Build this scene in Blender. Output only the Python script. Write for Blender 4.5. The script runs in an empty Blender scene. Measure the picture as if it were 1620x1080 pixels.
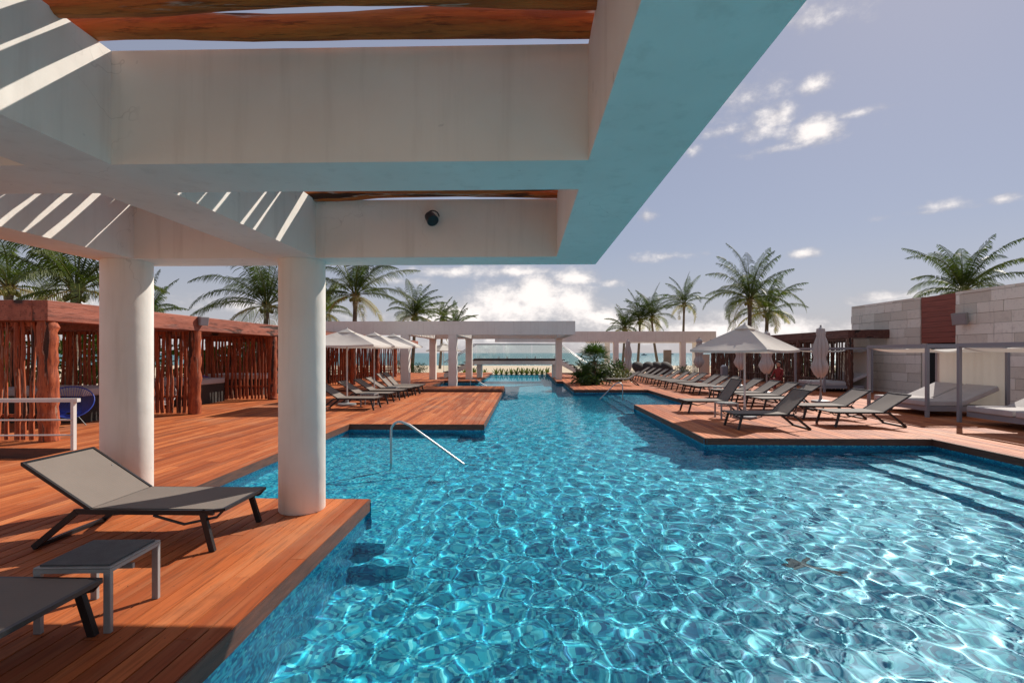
import bpy, math, random
import numpy as np
from mathutils import Vector, Matrix, noise as mnoise
sc = bpy.context.scene
C = sc.collection
R = math.radians
PI = math.pi
rnd = random.Random(7)

# ------------------------------------------------------------------ camera
cd = bpy.data.cameras.new('camera'); cam = bpy.data.objects.new('camera', cd); C.objects.link(cam); sc.camera = cam
cd.sensor_width = 36; cd.lens = 800/1620*36; cd.clip_end = 9000; cd.clip_start = .05; cd.shift_y = 18/1620
cam.location = (0, 0, 1.6); cam.rotation_euler = (R(90), 0, math.atan(20/800))
# ------------------------------------------------------------------ exposure
sc.view_settings.view_transform = 'Standard'; sc.view_settings.look = 'None'
sc.view_settings.gamma = 1; sc.view_settings.exposure = 0.17
sc.render.film_transparent = False
sc.cycles.use_denoising = True
sc.cycles.max_bounces = 10; sc.cycles.diffuse_bounces = 5; sc.cycles.transmission_bounces = 8; sc.cycles.transparent_max_bounces = 16
sc.cycles.sample_clamp_indirect = 6
SUN_EL, SUN_AZ = R(38.3), R(40)
# ------------------------------------------------------------------ node helpers
class NT:
    def __init__(s, tree): s.t = tree; s.n = tree.nodes; s.l = tree.links
    def node(s, kind, **k):
        n = s.n.new(kind)
        for a, v in k.items(): setattr(n, a, v)
        return n
    def put(s, sock, v):
        if v is None: return
        if isinstance(v, bpy.types.NodeSocket): s.l.new(v, sock)
        else: sock.default_value = v
    def math(s, op, a, b=None, c=None, clamp=False):
        n = s.node('ShaderNodeMath', operation=op); n.use_clamp = clamp
        s.put(n.inputs[0], a); s.put(n.inputs[1], b)
        if c is not None: s.put(n.inputs[2], c)
        return n.outputs[0]
    def vmath(s, op, a, b=None, scale=None):
        n = s.node('ShaderNodeVectorMath', operation=op); s.put(n.inputs[0], a)
        if b is not None: s.put(n.inputs[1], b)
        if scale is not None: s.put(n.inputs[3], scale)
        return n.outputs['Value'] if op in ('LENGTH', 'DISTANCE', 'DOT_PRODUCT') else n.outputs[0]
    def sep(s, v): n = s.node('ShaderNodeSeparateXYZ'); s.put(n.inputs[0], v); return n.outputs
    def comb(s, x=0., y=0., z=0.):
        n = s.node('ShaderNodeCombineXYZ'); s.put(n.inputs[0], x); s.put(n.inputs[1], y); s.put(n.inputs[2], z); return n.outputs[0]
    def noise(s, v, scale=5., detail=3., rough=.5, dist=0.):
        n = s.node('ShaderNodeTexNoise'); s.put(n.inputs['Vector'], v); s.put(n.inputs['Scale'], scale)
        s.put(n.inputs['Detail'], detail); s.put(n.inputs['Roughness'], rough); s.put(n.inputs['Distortion'], dist); return n.outputs[0]
    def white(s, v): n = s.node('ShaderNodeTexWhiteNoise', noise_dimensions='3D'); s.put(n.inputs['Vector'], v); return n.outputs[0]
    def mix(s, f, a, b, mode='MIX'):
        n = s.node('ShaderNodeMix', data_type='RGBA', blend_type=mode); s.put(n.inputs[0], f)
        for i, c in ((6, a), (7, b)):
            if isinstance(c, tuple): c = (*c[:3], 1)
            s.put(n.inputs[i], c)
        return n.outputs[2]
    def ramp(s, f, stops):
        n = s.node('ShaderNodeValToRGB'); s.put(n.inputs[0], f); e = n.color_ramp.elements
        while len(e) < len(stops): e.new(.5)
        for i, (p, c) in enumerate(stops):
            e[i].position = p; e[i].color = (*c, 1) if isinstance(c, tuple) else (c, c, c, 1)
        return n.outputs[0]
    def smooth(s, v, a, b):
        n = s.node('ShaderNodeMapRange', interpolation_type='SMOOTHSTEP'); s.put(n.inputs[0], v)
        n.inputs[1].default_value = a; n.inputs[2].default_value = b; return n.outputs[0]
    def bump(s, h, strength=.3, dist=.01):
        n = s.node('ShaderNodeBump'); s.put(n.inputs['Height'], h); n.inputs['Strength'].default_value = strength
        n.inputs['Distance'].default_value = dist; return n.outputs[0]
    def pos(s): return s.node('ShaderNodeNewGeometry').outputs['Position']
    def obj(s): return s.node('ShaderNodeTexCoord').outputs['Object']
    def attr(s, name): return s.node('ShaderNodeAttribute', attribute_name=name).outputs['Fac']

# ------------------------------------------------------------------ world: sky + clouds by direction
w = bpy.data.worlds.new('World'); sc.world = w; w.use_nodes = True
t = NT(w.node_tree); bg = t.n['Background']
sky = t.node('ShaderNodeTexSky', sky_type='NISHITA', sun_disc=False, sun_elevation=SUN_EL, sun_rotation=SUN_AZ,
             air_density=1.0, dust_density=.25, ozone_density=1.6, altitude=0)
dirv = t.node('ShaderNodeTexCoord').outputs['Generated']
dx, dyy, dz = t.sep(dirv)
az = t.math('ARCTAN2', dx, dyy); el = t.math('ARCSINE', dz)
ae = t.comb(az, el, 0.)
warp = t.noise(t.vmath('MULTIPLY', ae, (14., 22., 1.)), 1., 5., .6)
warp2 = t.noise(t.vmath('MULTIPLY', ae, (45., 60., 1.)), 1., 5., .65)
wsum = t.math('ADD', t.math('MULTIPLY', t.math('SUBTRACT', warp, .5), 2.0), t.math('MULTIPLY', t.math('SUBTRACT', warp2, .5), .8))
def pxdir(px, py):       # direction of a spot in the sky
    u, v = (px-810)/800, (558-py)/800
    return math.atan(u) - math.atan(.025), math.atan(v/math.sqrt(1+u*u))
BL = [(700, 508, .08, .03, .8), (750, 500, .10, .045, 1.), (800, 485, .08, .058, 1.05), (850, 470, .075, .062, 1.15), (905, 485, .065, .055, 1.), (955, 505, .09, .03, .85), (820, 430, .16, .016, .7), (700, 430, .12, .013, .65),
      (1010, 515, .1, .03, .8), (1120, 520, .16, .035, .8), (1240, 518, .14, .03, .75), (1330, 520, .1, .02, .6), (600, 505, .12, .025, .45),
      (968, 447, .03, .012, .7), (1290, 205, .045, .028, .95), (1225, 185, .05, .022, .8), (1215, 210, .07, .02, .5), (1290, 135, .03, .015, .6),
      (1270, 402, .03, .012, .9), (1410, 470, .07, .012, .65), (1160, 205, .10, .012, .45), (1255, 232, .10, .010, .45), (1345, 182, .07, .008, .45), (1470, 335, .10, .007, .4), (1060, 405, .07, .008, .4), (640, 445, .10, .012, .5), (905, 440, .07, .02, .8), (1022, 343, .02, .015, .7), (1095, 238, .02, .012, .6), (1500, 325, .04, .01, .55), (1585, 315, .02, .009, .7),
      (1290, 10, .12, .04, .45), (1160, 160, .1, .04, .35), (380, 480, .08, .02, .6), (90, 470, .1, .03, .5), (1010, 410, .06, .012, .4)]
dens = None
for px, py, ra, re, k in BL:
    a0, e0 = pxdir(px, py)
    d = t.vmath('LENGTH', t.vmath('MULTIPLY', t.vmath('SUBTRACT', ae, (a0, e0, 0)), (1/ra, 1/re, 0)))
    g = t.math('MULTIPLY', t.math('SUBTRACT', 1.25, d), k)
    dens = g if dens is None else t.math('MAXIMUM', dens, g)
# loose clouds elsewhere (behind and beside the camera)
gen = t.math('SUBTRACT', t.math('MULTIPLY', t.noise(t.vmath('MULTIPLY', ae, (3., 7., 1.)), 1., 4., .5), 2.2), 1.55)
low = t.math('SUBTRACT', .55, t.math('MULTIPLY', t.math('ABSOLUTE', t.math('SUBTRACT', el, .03)), 14.))
gen = t.math('MAXIMUM', gen, low)
dens = t.math('MAXIMUM', dens, gen)
m = t.smooth(t.math('ADD', dens, t.math('MULTIPLY', wsum, .75)), .05, 1.0)
shade = t.smooth(t.math('ADD', t.math('ADD', dens, t.math('MULTIPLY', wsum, 1.1)), t.math('MULTIPLY', t.noise(t.vmath('MULTIPLY', ae, (30., 42., 1.)), 1., 3., .5), .8)), .35, 1.5)
cloudc = t.mix(shade, (4.4, 4.25, 4.5), (9.6, 9.0, 8.7))
# pale, hazy sky: keep the Nishita gradient but take its glare and saturation down
skyc = t.vmath('MULTIPLY', sky.outputs[0], (1.0, .93, 1.02))
lum = t.vmath('DOT_PRODUCT', skyc, (.3, .5, .2))
comp = t.math('DIVIDE', 1., t.math('ADD', 1., t.math('MULTIPLY', lum, .08)))
skyc = t.vmath('SCALE', skyc, scale=comp)
skyc = t.vmath('MINIMUM', skyc, (8.0, 7.4, 7.6))
skyc = t.mix(.5, skyc, (4.0, 4.02, 4.45))
hz = t.smooth(el, .0, .22)
skyc = t.mix(hz, t.mix(.6, skyc, (4.9, 4.75, 5.2)), skyc)
t.l.new(t.mix(m, skyc, cloudc), bg.inputs[0]); bg.inputs[1].default_value = .1
# ------------------------------------------------------------------ sun
L = bpy.data.lights.new('sun', 'SUN'); L.energy = 5.0; L.angle = R(.5); L.color = (1., .93, .84)
lo = bpy.data.objects.new('sun', L); C.objects.link(lo); L.cycles.is_caustics_light = True
sd = Vector((math.sin(SUN_AZ)*math.cos(SUN_EL), math.cos(SUN_AZ)*math.cos(SUN_EL), math.sin(SUN_EL)))
lo.rotation_euler = sd.to_track_quat('Z', 'Y').to_euler(); lo.location = (20, 30, 30)

# ------------------------------------------------------------------ materials
def mat(name, col=(.5, .5, .5), rough=.6, metal=0., spec=.5):
    m = bpy.data.materials.new(name); m.use_nodes = True; t = NT(m.node_tree); b = t.n['Principled BSDF']
    b.inputs['Base Color'].default_value = (*col, 1); b.inputs['Roughness'].default_value = rough
    b.inputs['Metallic'].default_value = metal; b.inputs['Specular IOR Level'].default_value = spec
    return m, t, b
def vary(name, c1, c2, scale=4., rough=.6, bump=.0, bscale=40., stretch=(1, 1, 1), metal=0., bd=.01, spec=.5, coords='obj'):
    m, t, b = mat(name, c1, rough, metal, spec)
    p = t.vmath('MULTIPLY', t.obj() if coords == 'obj' else t.pos(), stretch)
    f = t.smooth(t.noise(p, scale, 5., .6), .3, .7)
    t.l.new(t.mix(f, c1, c2), b.inputs['Base Color'])
    if bump: t.l.new(t.bump(t.noise(p, bscale, 4., .6), bump, bd), b.inputs['Normal'])
    return m
def m_plaster():
    m, t, b = mat('white_plaster', (.74, .72, .69), .85, 0, .25)
    p = t.pos()
    big = t.noise(p, .9, 4., .6); strk = t.noise(t.vmath('MULTIPLY', p, (9., 9., .7)), 1., 4., .6); fine = t.noise(p, 30., 4., .6)
    c = t.mix(t.smooth(big, .35, .7), (.82, .77, .705), (.75, .695, .63))
    c = t.mix(t.math('MULTIPLY', t.smooth(strk, .5, .75), .35), c, (.58, .52, .46))
    wv_ = t.node('ShaderNodeTexVoronoi', feature='DISTANCE_TO_EDGE'); t.put(wv_.inputs['Vector'], t.vmath('ADD', p, t.vmath('SCALE', t.comb(t.noise(p, 2., 3., .6), t.noise(p, 2.7, 3., .6), t.noise(p, 3.1, 3., .6)), scale=.8))); wv_.inputs['Scale'].default_value = .55
    crack = t.math('MULTIPLY', t.math('SUBTRACT', 1., t.smooth(wv_.outputs['Distance'], .0008, .0030)), t.smooth(t.noise(p, .7, 2., .5), .52, .62))
    c = t.mix(t.math('MULTIPLY', crack, .35), c, (.45, .40, .35))
    spots = t.smooth(t.noise(p, 11., 2., .4), .76, .80)
    c = t.mix(t.math('MULTIPLY', spots, .4), c, (.4, .37, .34))
    t.l.new(c, b.inputs['Base Color'])
    h = t.math('ADD', t.math('MULTIPLY', t.noise(p, 2.2, 3., .5), 2.6), t.math('MULTIPLY', fine, .16))
    t.l.new(t.bump(h, .5, .012), b.inputs['Normal']); return m
def m_deck():
    m, t, b = mat('deck_wood', (.42, .16, .07), .6, 0, .2)
    p = t.pos(); r = t.attr('rand')
    v = t.vmath('ADD', t.vmath('MULTIPLY', p, (1., .06, 1.)), t.comb(t.math('MULTIPLY', r, 37.), t.math('MULTIPLY', r, 91.), 0.))
    grain = t.noise(v, 42., 5., .65, .6); broad = t.noise(v, 7., 3., .5)
    c = t.ramp(r, [(0., (.27, .060, .018)), (.35, (.40, .095, .026)), (.7, (.50, .132, .038)), (1., (.61, .188, .060))])
    c = t.mix(t.math('MULTIPLY', t.smooth(grain, .42, .7), .55), c, (.16, .050, .022))
    c = t.mix(t.math('MULTIPLY', t.smooth(broad, .45, .75), .35), c, (.58, .27, .13))
    worn = t.smooth(t.noise(p, .55, 4., .6), .5, .72)
    c = t.mix(t.math('MULTIPLY', worn, .38), c, (.42, .24, .15))
    t.l.new(c, b.inputs['Base Color'])
    blot = t.smooth(t.noise(t.vmath('MULTIPLY', p, (1.6, .8, 1.)), 1.3, 5., .65), .56, .72)
    c = t.mix(t.math('MULTIPLY', blot, .40), c, (.17, .055, .028))
    px_, py_, _ = t.sep(p)                                   # screws along the joists
    fx = t.math('ABSOLUTE', t.math('SUBTRACT', t.math('FRACT', t.math('DIVIDE', px_, .1283)), .5)); fy = t.math('ABSOLUTE', t.math('SUBTRACT', t.math('FRACT', t.math('DIVIDE', py_, .62)), .5))
    dd_ = t.math('SQRT', t.math('ADD', t.math('POWER', t.math('MULTIPLY', t.math('SUBTRACT', fx, .24), .1283), 2.), t.math('POWER', t.math('MULTIPLY', fy, .62), 2.)))
    c = t.mix(t.math('MULTIPLY', t.math('LESS_THAN', dd_, .0045), .8), c, (.05, .03, .02))
    t.l.new(c, b.inputs['Base Color'])
    t.l.new(t.math('ADD', .48, t.math('MULTIPLY', grain, .35)), b.inputs['Roughness'])
    t.l.new(t.bump(grain, .25, .004), b.inputs['Normal']); return m
def m_log(name, c1, c2, c3, stretch=(.5, 6, 6), sc_=1., spec=.3):
    m, t, b = mat(name, c1, .62, 0, spec)
    p = t.obj(); oi = t.node('ShaderNodeObjectInfo').outputs['Random']
    p = t.vmath('ADD', p, t.comb(t.math('MULTIPLY', oi, 13.), t.math('MULTIPLY', oi, 7.), t.math('MULTIPLY', oi, 9.)))
    v = t.vmath('MULTIPLY', p, stretch)
    n1 = t.noise(v, 2.4*sc_, 8., .7, .6); n2 = t.noise(v, 1.0*sc_, 5., .6, .5); n3 = t.noise(t.vmath('MULTIPLY', p, tuple(q*2.4 for q in stretch)), 3.*sc_, 5., .7)
    c = t.mix(t.smooth(n1, .35, .65), c1, c2)
    c = t.mix(t.math('MULTIPLY', t.smooth(n3, .52, .66), .7), c, tuple(x*.35 for x in c2))
    dark = t.smooth(n2, .565, .625)
    c = t.mix(t.math('MULTIPLY', dark, .92), c, (.020, .013, .010))
    edge = t.math('MULTIPLY', t.smooth(n2, .55, .565), t.math('SUBTRACT', 1., t.smooth(n2, .58, .595)))
    c = t.mix(t.math('MULTIPLY', t.math('MULTIPLY', edge, t.smooth(n1, .45, .55)), .85), c, c3)
    t.l.new(c, b.inputs['Base Color']); t.l.new(t.bump(t.math('SUBTRACT', t.math('ADD', n1, n3), t.math('MULTIPLY', dark, .8)), .8, .014), b.inputs['Normal']); return m
def tile_nodes(t, p, size=.028):
    # mosaic: the cell's own random value, from the world position on whichever plane the face lies
    cell = t.vmath('FLOOR', t.vmath('SCALE', p, scale=1/size))
    r = t.white(cell)
    fr = t.vmath('FRACTION', t.vmath('SCALE', p, scale=1/size))
    return r, fr
def m_tile(name, ramp, wallz=False):
    m, t, b = mat(name, (.1, .4, .5), .35, 0, .5)
    p = t.vmath('ADD', t.pos(), (.0113, .0117, .0119)); r, fr = tile_nodes(t, p)
    patch = t.noise(p, .8, 2., .5)
    c = t.ramp(t.math('ADD', t.math('MULTIPLY', r, .82), t.math('MULTIPLY', patch, .18)), ramp)
    t.l.new(c, b.inputs['Base Color']); return m
def m_fabric(name, c1, c2, rough=.8, s=260.):
    m, t, b = mat(name, c1, rough, 0, .3)
    p = t.obj()
    wv = t.math('ADD', t.math('SINE', t.math('MULTIPLY', t.sep(p)[0], s)), t.math('SINE', t.math('MULTIPLY', t.sep(p)[1], s)))
    c = t.mix(t.noise(p, 5., 4., .6), c1, c2)
    t.l.new(c, b.inputs['Base Color']); t.l.new(t.bump(wv, .12, .001), b.inputs['Normal']); return m
def m_leaf(name, ramp, trans=.38):
    m, t, b = mat(name, (.07, .12, .03), .5, 0, .35)
    c = t.ramp(t.attr('rand'), ramp); t.l.new(c, b.inputs['Base Color'])
    tr = t.node('ShaderNodeBsdfTranslucent'); t.l.new(t.mix(1., c, (1.3, 1.5, .5), 'MULTIPLY'), tr.inputs[0])
    mx = t.node('ShaderNodeMixShader'); mx.inputs[0].default_value = trans
    t.l.new(b.outputs[0], mx.inputs[1]); t.l.new(tr.outputs[0], mx.inputs[2]); t.l.new(mx.outputs[0], t.n['Material Output'].inputs[0]); return m
def m_cloth(name, col, trans=.3):
    m, t, b = mat(name, col, .9, 0, .1)
    p = t.obj(); c = t.mix(t.noise(p, 2., 4., .6), col, tuple(x*.88 for x in col)); t.l.new(c, b.inputs['Base Color'])
    t.l.new(t.bump(t.noise(p, 5., 3., .5), .3, .03), b.inputs['Normal'])
    tr = t.node('ShaderNodeBsdfTranslucent'); t.l.new(c, tr.inputs[0])
    mx = t.node('ShaderNodeMixShader'); mx.inputs[0].default_value = trans
    t.l.new(b.outputs[0], mx.inputs[1]); t.l.new(tr.outputs[0], mx.inputs[2]); t.l.new(mx.outputs[0], t.n['Material Output'].inputs[0]); return m
def m_stone():
    m, t, b = mat('limestone', (.42, .38, .33), .9, 0, .2)
    p = t.pos(); r = t.attr('rand')
    v = t.vmath('ADD', p, t.comb(t.math('MULTIPLY', r, 50.), 0., t.math('MULTIPLY', r, 33.)))
    c = t.ramp(r, [(0, (.62, .57, .49)), (.5, (.78, .73, .64)), (1, (.88, .84, .76))])
    c = t.mix(t.math('MULTIPLY', t.smooth(t.noise(v, 3., 6., .7), .5, .72), .45), c, (.52, .48, .43))
    c = t.mix(t.math('MULTIPLY', t.smooth(t.noise(v, 14., 4., .6), .55, .75), .3), c, (.36, .33, .29))
    strk = t.smooth(t.noise(t.vmath('MULTIPLY', p, (1., 3.5, .35)), 1.6, 4., .6), .58, .75)
    c = t.mix(t.math('MULTIPLY', strk, .4), c, (.34, .31, .28))
    t.l.new(c, b.inputs['Base Color']); t.l.new(t.bump(t.noise(v, 22., 6., .7), .5, .012), b.inputs['Normal']); return m
def m_sea():
    m, t, b = mat('sea_water', (.035, .15, .165), .28, 0, .35)
    p = t.pos(); v = t.vmath('MULTIPLY', p, (.12, .35, 1.))
    c = t.mix(t.smooth(t.noise(v, .5, 4., .6), .35, .7), (.02, .13, .15), (.055, .22, .22))
    near = t.smooth(t.sep(p)[1], 120., 420.); c = t.mix(near, t.mix(.5, c, (.07, .24, .23)), c)
    t.l.new(c, b.inputs['Base Color']); t.l.new(t.bump(t.noise(v, 4., 5., .7), 1., .6), b.inputs['Normal']); return m
def m_sand():
    m, t, b = mat('sand', (.6, .5, .37), .95, 0, .1); p = t.pos()
    c = t.mix(t.noise(p, .35, 5., .6), (.64, .54, .40), (.50, .40, .28)); t.l.new(c, b.inputs['Base Color'])
    t.l.new(t.bump(t.noise(p, 2.5, 5., .6), .6, .08), b.inputs['Normal']); return m
M = {}
M['plaster'] = m_plaster(); M['deck'] = m_deck()
M['underdeck'] = mat('underdeck', (.02, .014, .01), .9)[0]
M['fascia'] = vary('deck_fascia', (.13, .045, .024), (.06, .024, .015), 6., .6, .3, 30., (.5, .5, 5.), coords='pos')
M['log'] = m_log('varnished_log', (.62, .165, .032), (.36, .082, .020), (.55, .45, .36))
M['pole'] = m_log('red_pole', (.46, .11, .038), (.22, .045, .018), (.36, .22, .15), (6, 6, .6))
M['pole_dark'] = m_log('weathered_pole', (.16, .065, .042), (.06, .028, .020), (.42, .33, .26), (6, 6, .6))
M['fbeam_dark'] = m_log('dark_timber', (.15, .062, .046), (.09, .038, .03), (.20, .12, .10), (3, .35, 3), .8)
M['fbeam'] = m_log('red_timber', (.36, .115, .070), (.24, .070, .042), (.20, .06, .04), (3, .35, 3), .8)
M['floor'] = m_tile('pool_mosaic', [(0, (.005, .08, .19)), (.2, (.008, .205, .375)), (.42, (.014, .37, .53)), (.7, (.032, .53, .64)), (.93, (.20, .74, .78))])
M['wall'] = m_tile('pool_wall_mosaic', [(0, (.006, .07, .19)), (.3, (.010, .19, .38)), (.6, (.018, .34, .53)), (.86, (.06, .50, .60)), (1., (.40, .62, .62))])
M['fabric'] = m_fabric('lounger_mesh', (.215, .178, .152), (.18, .150, .128))
M['frame'] = mat('anthracite_metal', (.022, .020, .021), .38, .2)[0]
M['grey'] = vary('grey_painted_metal', (.30, .295, .29), (.24, .235, .23), 6., .45, 0)
M['slate'] = vary('slate_top', (.075, .078, .082), (.045, .047, .05), 9., .6, .4, 120.)
M['chrome'] = mat('brushed_steel', (.50, .50, .50), .42, 1.)[0]
M['canvas'] = m_cloth('umbrella_canvas', (.70, .66, .60), .22)
M['canvas_grey'] = m_cloth('folded_canvas', (.56, .52, .50), .15)
M['white'] = mat('white_metal', (.62, .60, .575), .4)[0]
M['curtain'] = m_cloth('cream_curtain', (.66, .62, .56), .22)
M['mattress'] = vary('mattress_fabric', (.52, .49, .48), (.46, .43, .42), 3., .9, .3, 60.)
M['steel'] = mat('powder_coated_grey', (.27, .27, .295), .5, .1)[0]
M['stone'] = m_stone(); M['sea'] = m_sea(); M['sand'] = m_sand()
M['joint'] = vary('dark_mortar', (.16, .135, .11), (.10, .085, .07), 3., .95)
M['cedar'] = vary('cedar_boards', (.30, .078, .050), (.20, .052, .034), 3., .6, .3, 20., (1, .4, 6))
M['painted_dark'] = mat('painted_room_dark', (.012, .014, .014), .9)[0]
M['black'] = mat('black_plastic', (.012, .012, .013), .4)[0]
M['bark'] = vary('palm_bark', (.23, .175, .125), (.11, .08, .055), 3., .9, .8, 9., (1, 1, 5), bd=.05)
M['leaf'] = m_leaf('palm_leaf', [(0, (.022, .038, .011)), (.3, (.050, .074, .017)), (.6, (.11, .130, .028)), (.85, (.24, .22, .055)), (1, (.34, .24, .11))])
M['bush'] = m_leaf('bush_leaf', [(0, (.018, .040, .010)), (.5, (.045, .085, .018)), (1, (.10, .14, .03))])
M['agave'] = m_leaf('agave_leaf', [(0, (.07, .11, .03)), (.6, (.16, .20, .05)), (1, (.34, .32, .12))], .15)
M['glassb'] = None
gm = bpy.data.materials.new('balustrade_glass'); gm.use_nodes = True; t = NT(gm.node_tree); t.n.remove(t.n['Principled BSDF'])
tb = t.node('ShaderNodeBsdfTransparent'); tb.inputs[0].default_value = (.94, .97, .965, 1)
gb = t.node('ShaderNodeBsdfGlossy'); gb.inputs['Roughness'].default_value = .02
fr = t.node('ShaderNodeFresnel'); fr.inputs[0].default_value = 1.5
mx = t.node('ShaderNodeMixShader'); t.l.new(fr.outputs[0], mx.inputs[0]); t.l.new(tb.outputs[0], mx.inputs[1]); t.l.new(gb.outputs[0], mx.inputs[2])
t.l.new(mx.outputs[0], t.n['Material Output'].inputs[0]); M['glassb'] = gm
wm = bpy.data.materials.new('pool_water'); wm.use_nodes = True; t = NT(wm.node_tree); t.n.remove(t.n['Principled BSDF'])
rf = t.node('ShaderNodeBsdfRefraction'); rf.inputs['IOR'].default_value = 1.33; rf.inputs['Roughness'].default_value = 0.; rf.inputs['Color'].default_value = (.84, .97, 1., 1)
gl = t.node('ShaderNodeBsdfGlossy'); gl.inputs['Roughness'].default_value = .03
fr = t.node('ShaderNodeFresnel'); fr.inputs[0].default_value = 1.33
mx = t.node('ShaderNodeMixShader'); t.l.new(t.math('MULTIPLY', fr.outputs[0], .42), mx.inputs[0]); t.l.new(rf.outputs[0], mx.inputs[1]); t.l.new(gl.outputs[0], mx.inputs[2])
t.l.new(mx.outputs[0], t.n['Material Output'].inputs[0]); M['water'] = wm
M['blue'] = mat('blue_cord', (.03, .07, .42), .5)[0]; M['whitecord'] = mat('white_cord', (.6, .6, .6), .5)[0]
M['wicker'] = vary('dark_wicker', (.05, .038, .03), (.025, .02, .016), 20., .8, .6, 60.)
M['skin'] = mat('skin', (.42, .23, .15), .6)[0]; M['red'] = mat('red_cloth', (.22, .02, .018), .8)[0]; M['hair'] = mat('dark_hair', (.02, .013, .01), .7)[0]
M['beige'] = vary('beige_render', (.46, .39, .27), (.38, .32, .22), 2., .9)
M['dolphin'] = mat('dark_mosaic', (.022, .035, .050), .4)[0]
M['bridge'] = vary('white_bridge_paint', (.62, .62, .61), (.55, .55, .54), 2., .6)
M['treadwood'] = mat('dark_tread_wood', (.05, .025, .018), .6)[0]

# ------------------------------------------------------------------ mesh builder
class MB:
    def __init__(s): s.v = []; s.f = []; s.r = []
    def add(s, vs, fs, r=0.):
        o = len(s.v); s.v += [tuple(x) for x in vs]; s.f += [tuple(i+o for i in f) for f in fs]; s.r += [r]*len(fs); return s
    def box(s, x0, y0, z0, x1, y1, z1, r=0.):
        return s.add([(x0,y0,z0),(x1,y0,z0),(x1,y1,z0),(x0,y1,z0),(x0,y0,z1),(x1,y0,z1),(x1,y1,z1),(x0,y1,z1)],
                     [(0,3,2,1),(4,5,6,7),(0,1,5,4),(1,2,6,5),(2,3,7,6),(3,0,4,7)], r)
    def bar(s, a, b, w, h=None, r=0., up=(0, 0, 1)):
        h = h or w; a = Vector(a); b = Vector(b); d = (b-a).normalized(); up = Vector(up)
        if abs(d.dot(up)) > .95: up = Vector((1, 0, 0)) if abs(d.x) < .9 else Vector((0, 1, 0))
        x = d.cross(up).normalized()*w/2; y = x.cross(d).normalized()*h/2
        return s.add([p+q for p in (a, b) for q in (-x-y, x-y, x+y, -x+y)], [(3,2,1,0),(4,5,6,7),(0,1,5,4),(1,2,6,5),(2,3,7,6),(3,0,4,7)], r)
    def tube(s, pts, rad, n=8, cap=True, r=0.):
        pts = [Vector(p) for p in pts]; k = len(pts); rads = rad if isinstance(rad, (list, tuple)) else [rad]*k
        vs = []; px = None
        for i, p in enumerate(pts):
            d = (pts[min(i+1, k-1)]-pts[max(i-1, 0)]).normalized()
            if px is None: px = d.orthogonal().normalized()
            px = (px-d*px.dot(d)).normalized(); py = d.cross(px)
            for j in range(n):
                a = 2*PI*j/n; vs.append(p+(px*math.cos(a)+py*math.sin(a))*rads[i])
        fs = [(i*n+j, i*n+(j+1) % n, (i+1)*n+(j+1) % n, (i+1)*n+j) for i in range(k-1) for j in range(n)]
        if cap: fs += [tuple(range(n-1, -1, -1)), tuple((k-1)*n+j for j in range(n))]
        return s.add(vs, fs, r)
    def lathe(s, prof, n=24, c=(0, 0), r=0.):
        vs = [(c[0]+q*math.cos(2*PI*j/n), c[1]+q*math.sin(2*PI*j/n), z) for q, z in prof for j in range(n)]
        k = len(prof); fs = [(i*n+j, i*n+(j+1) % n, (i+1)*n+(j+1) % n, (i+1)*n+j) for i in range(k-1) for j in range(n)]
        fs += [tuple(range(n-1, -1, -1)), tuple((k-1)*n+j for j in range(n))]
        return s.add(vs, fs, r)
    def build(s, name, m, parent=None, smooth=False, loc=None):
        me = bpy.data.meshes.new(name); me.from_pydata(s.v, [], s.f); me.update()
        a = me.attributes.new('rand', 'FLOAT', 'FACE'); a.data.foreach_set('value', s.r)
        if smooth:
            me.polygons.foreach_set('use_smooth', [True]*len(me.polygons))
            try: me.set_sharp_from_angle(angle=R(40))
            except Exception: pass
        me.materials.append(m); o = bpy.data.objects.new(name, me); C.objects.link(o)
        if parent: o.parent = parent
        if loc: o.location = loc
        return o
def tag(o, label=None, cat=None, group=None, kind=None):
    for k, v in (('label', label), ('category', cat), ('group', group), ('kind', kind)):
        if v: o[k] = v
    return o
def thing(name, label, cat, loc=(0, 0, 0), rz=0., group=None):
    o = bpy.data.objects.new(name, None); C.objects.link(o); o.location = loc; o.rotation_euler = (0, 0, rz)
    o.empty_display_size = .2
    return tag(o, label, cat, group)
KIDS = {}
def kids(o):
    if o.name not in KIDS: KIDS[o.name] = [c for c in bpy.data.objects if c.parent == o]
    return KIDS[o.name]
def dup(root, loc, rz, label, group=None):
    def rec(o, par):
        c = o.copy(); C.objects.link(c)
        if par: c.parent = par
        for ch in kids(o): rec(ch, c)
        return c
    r = rec(root, None); r.location = loc; r.rotation_euler = (0, 0, rz); r['label'] = label
    if group: r['group'] = group
    return r
def bevel(o, w=.006, seg=2):
    b = o.modifiers.new('bevel', 'BEVEL'); b.width = w; b.segments = seg; b.limit_method = 'ANGLE'; return o

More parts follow.
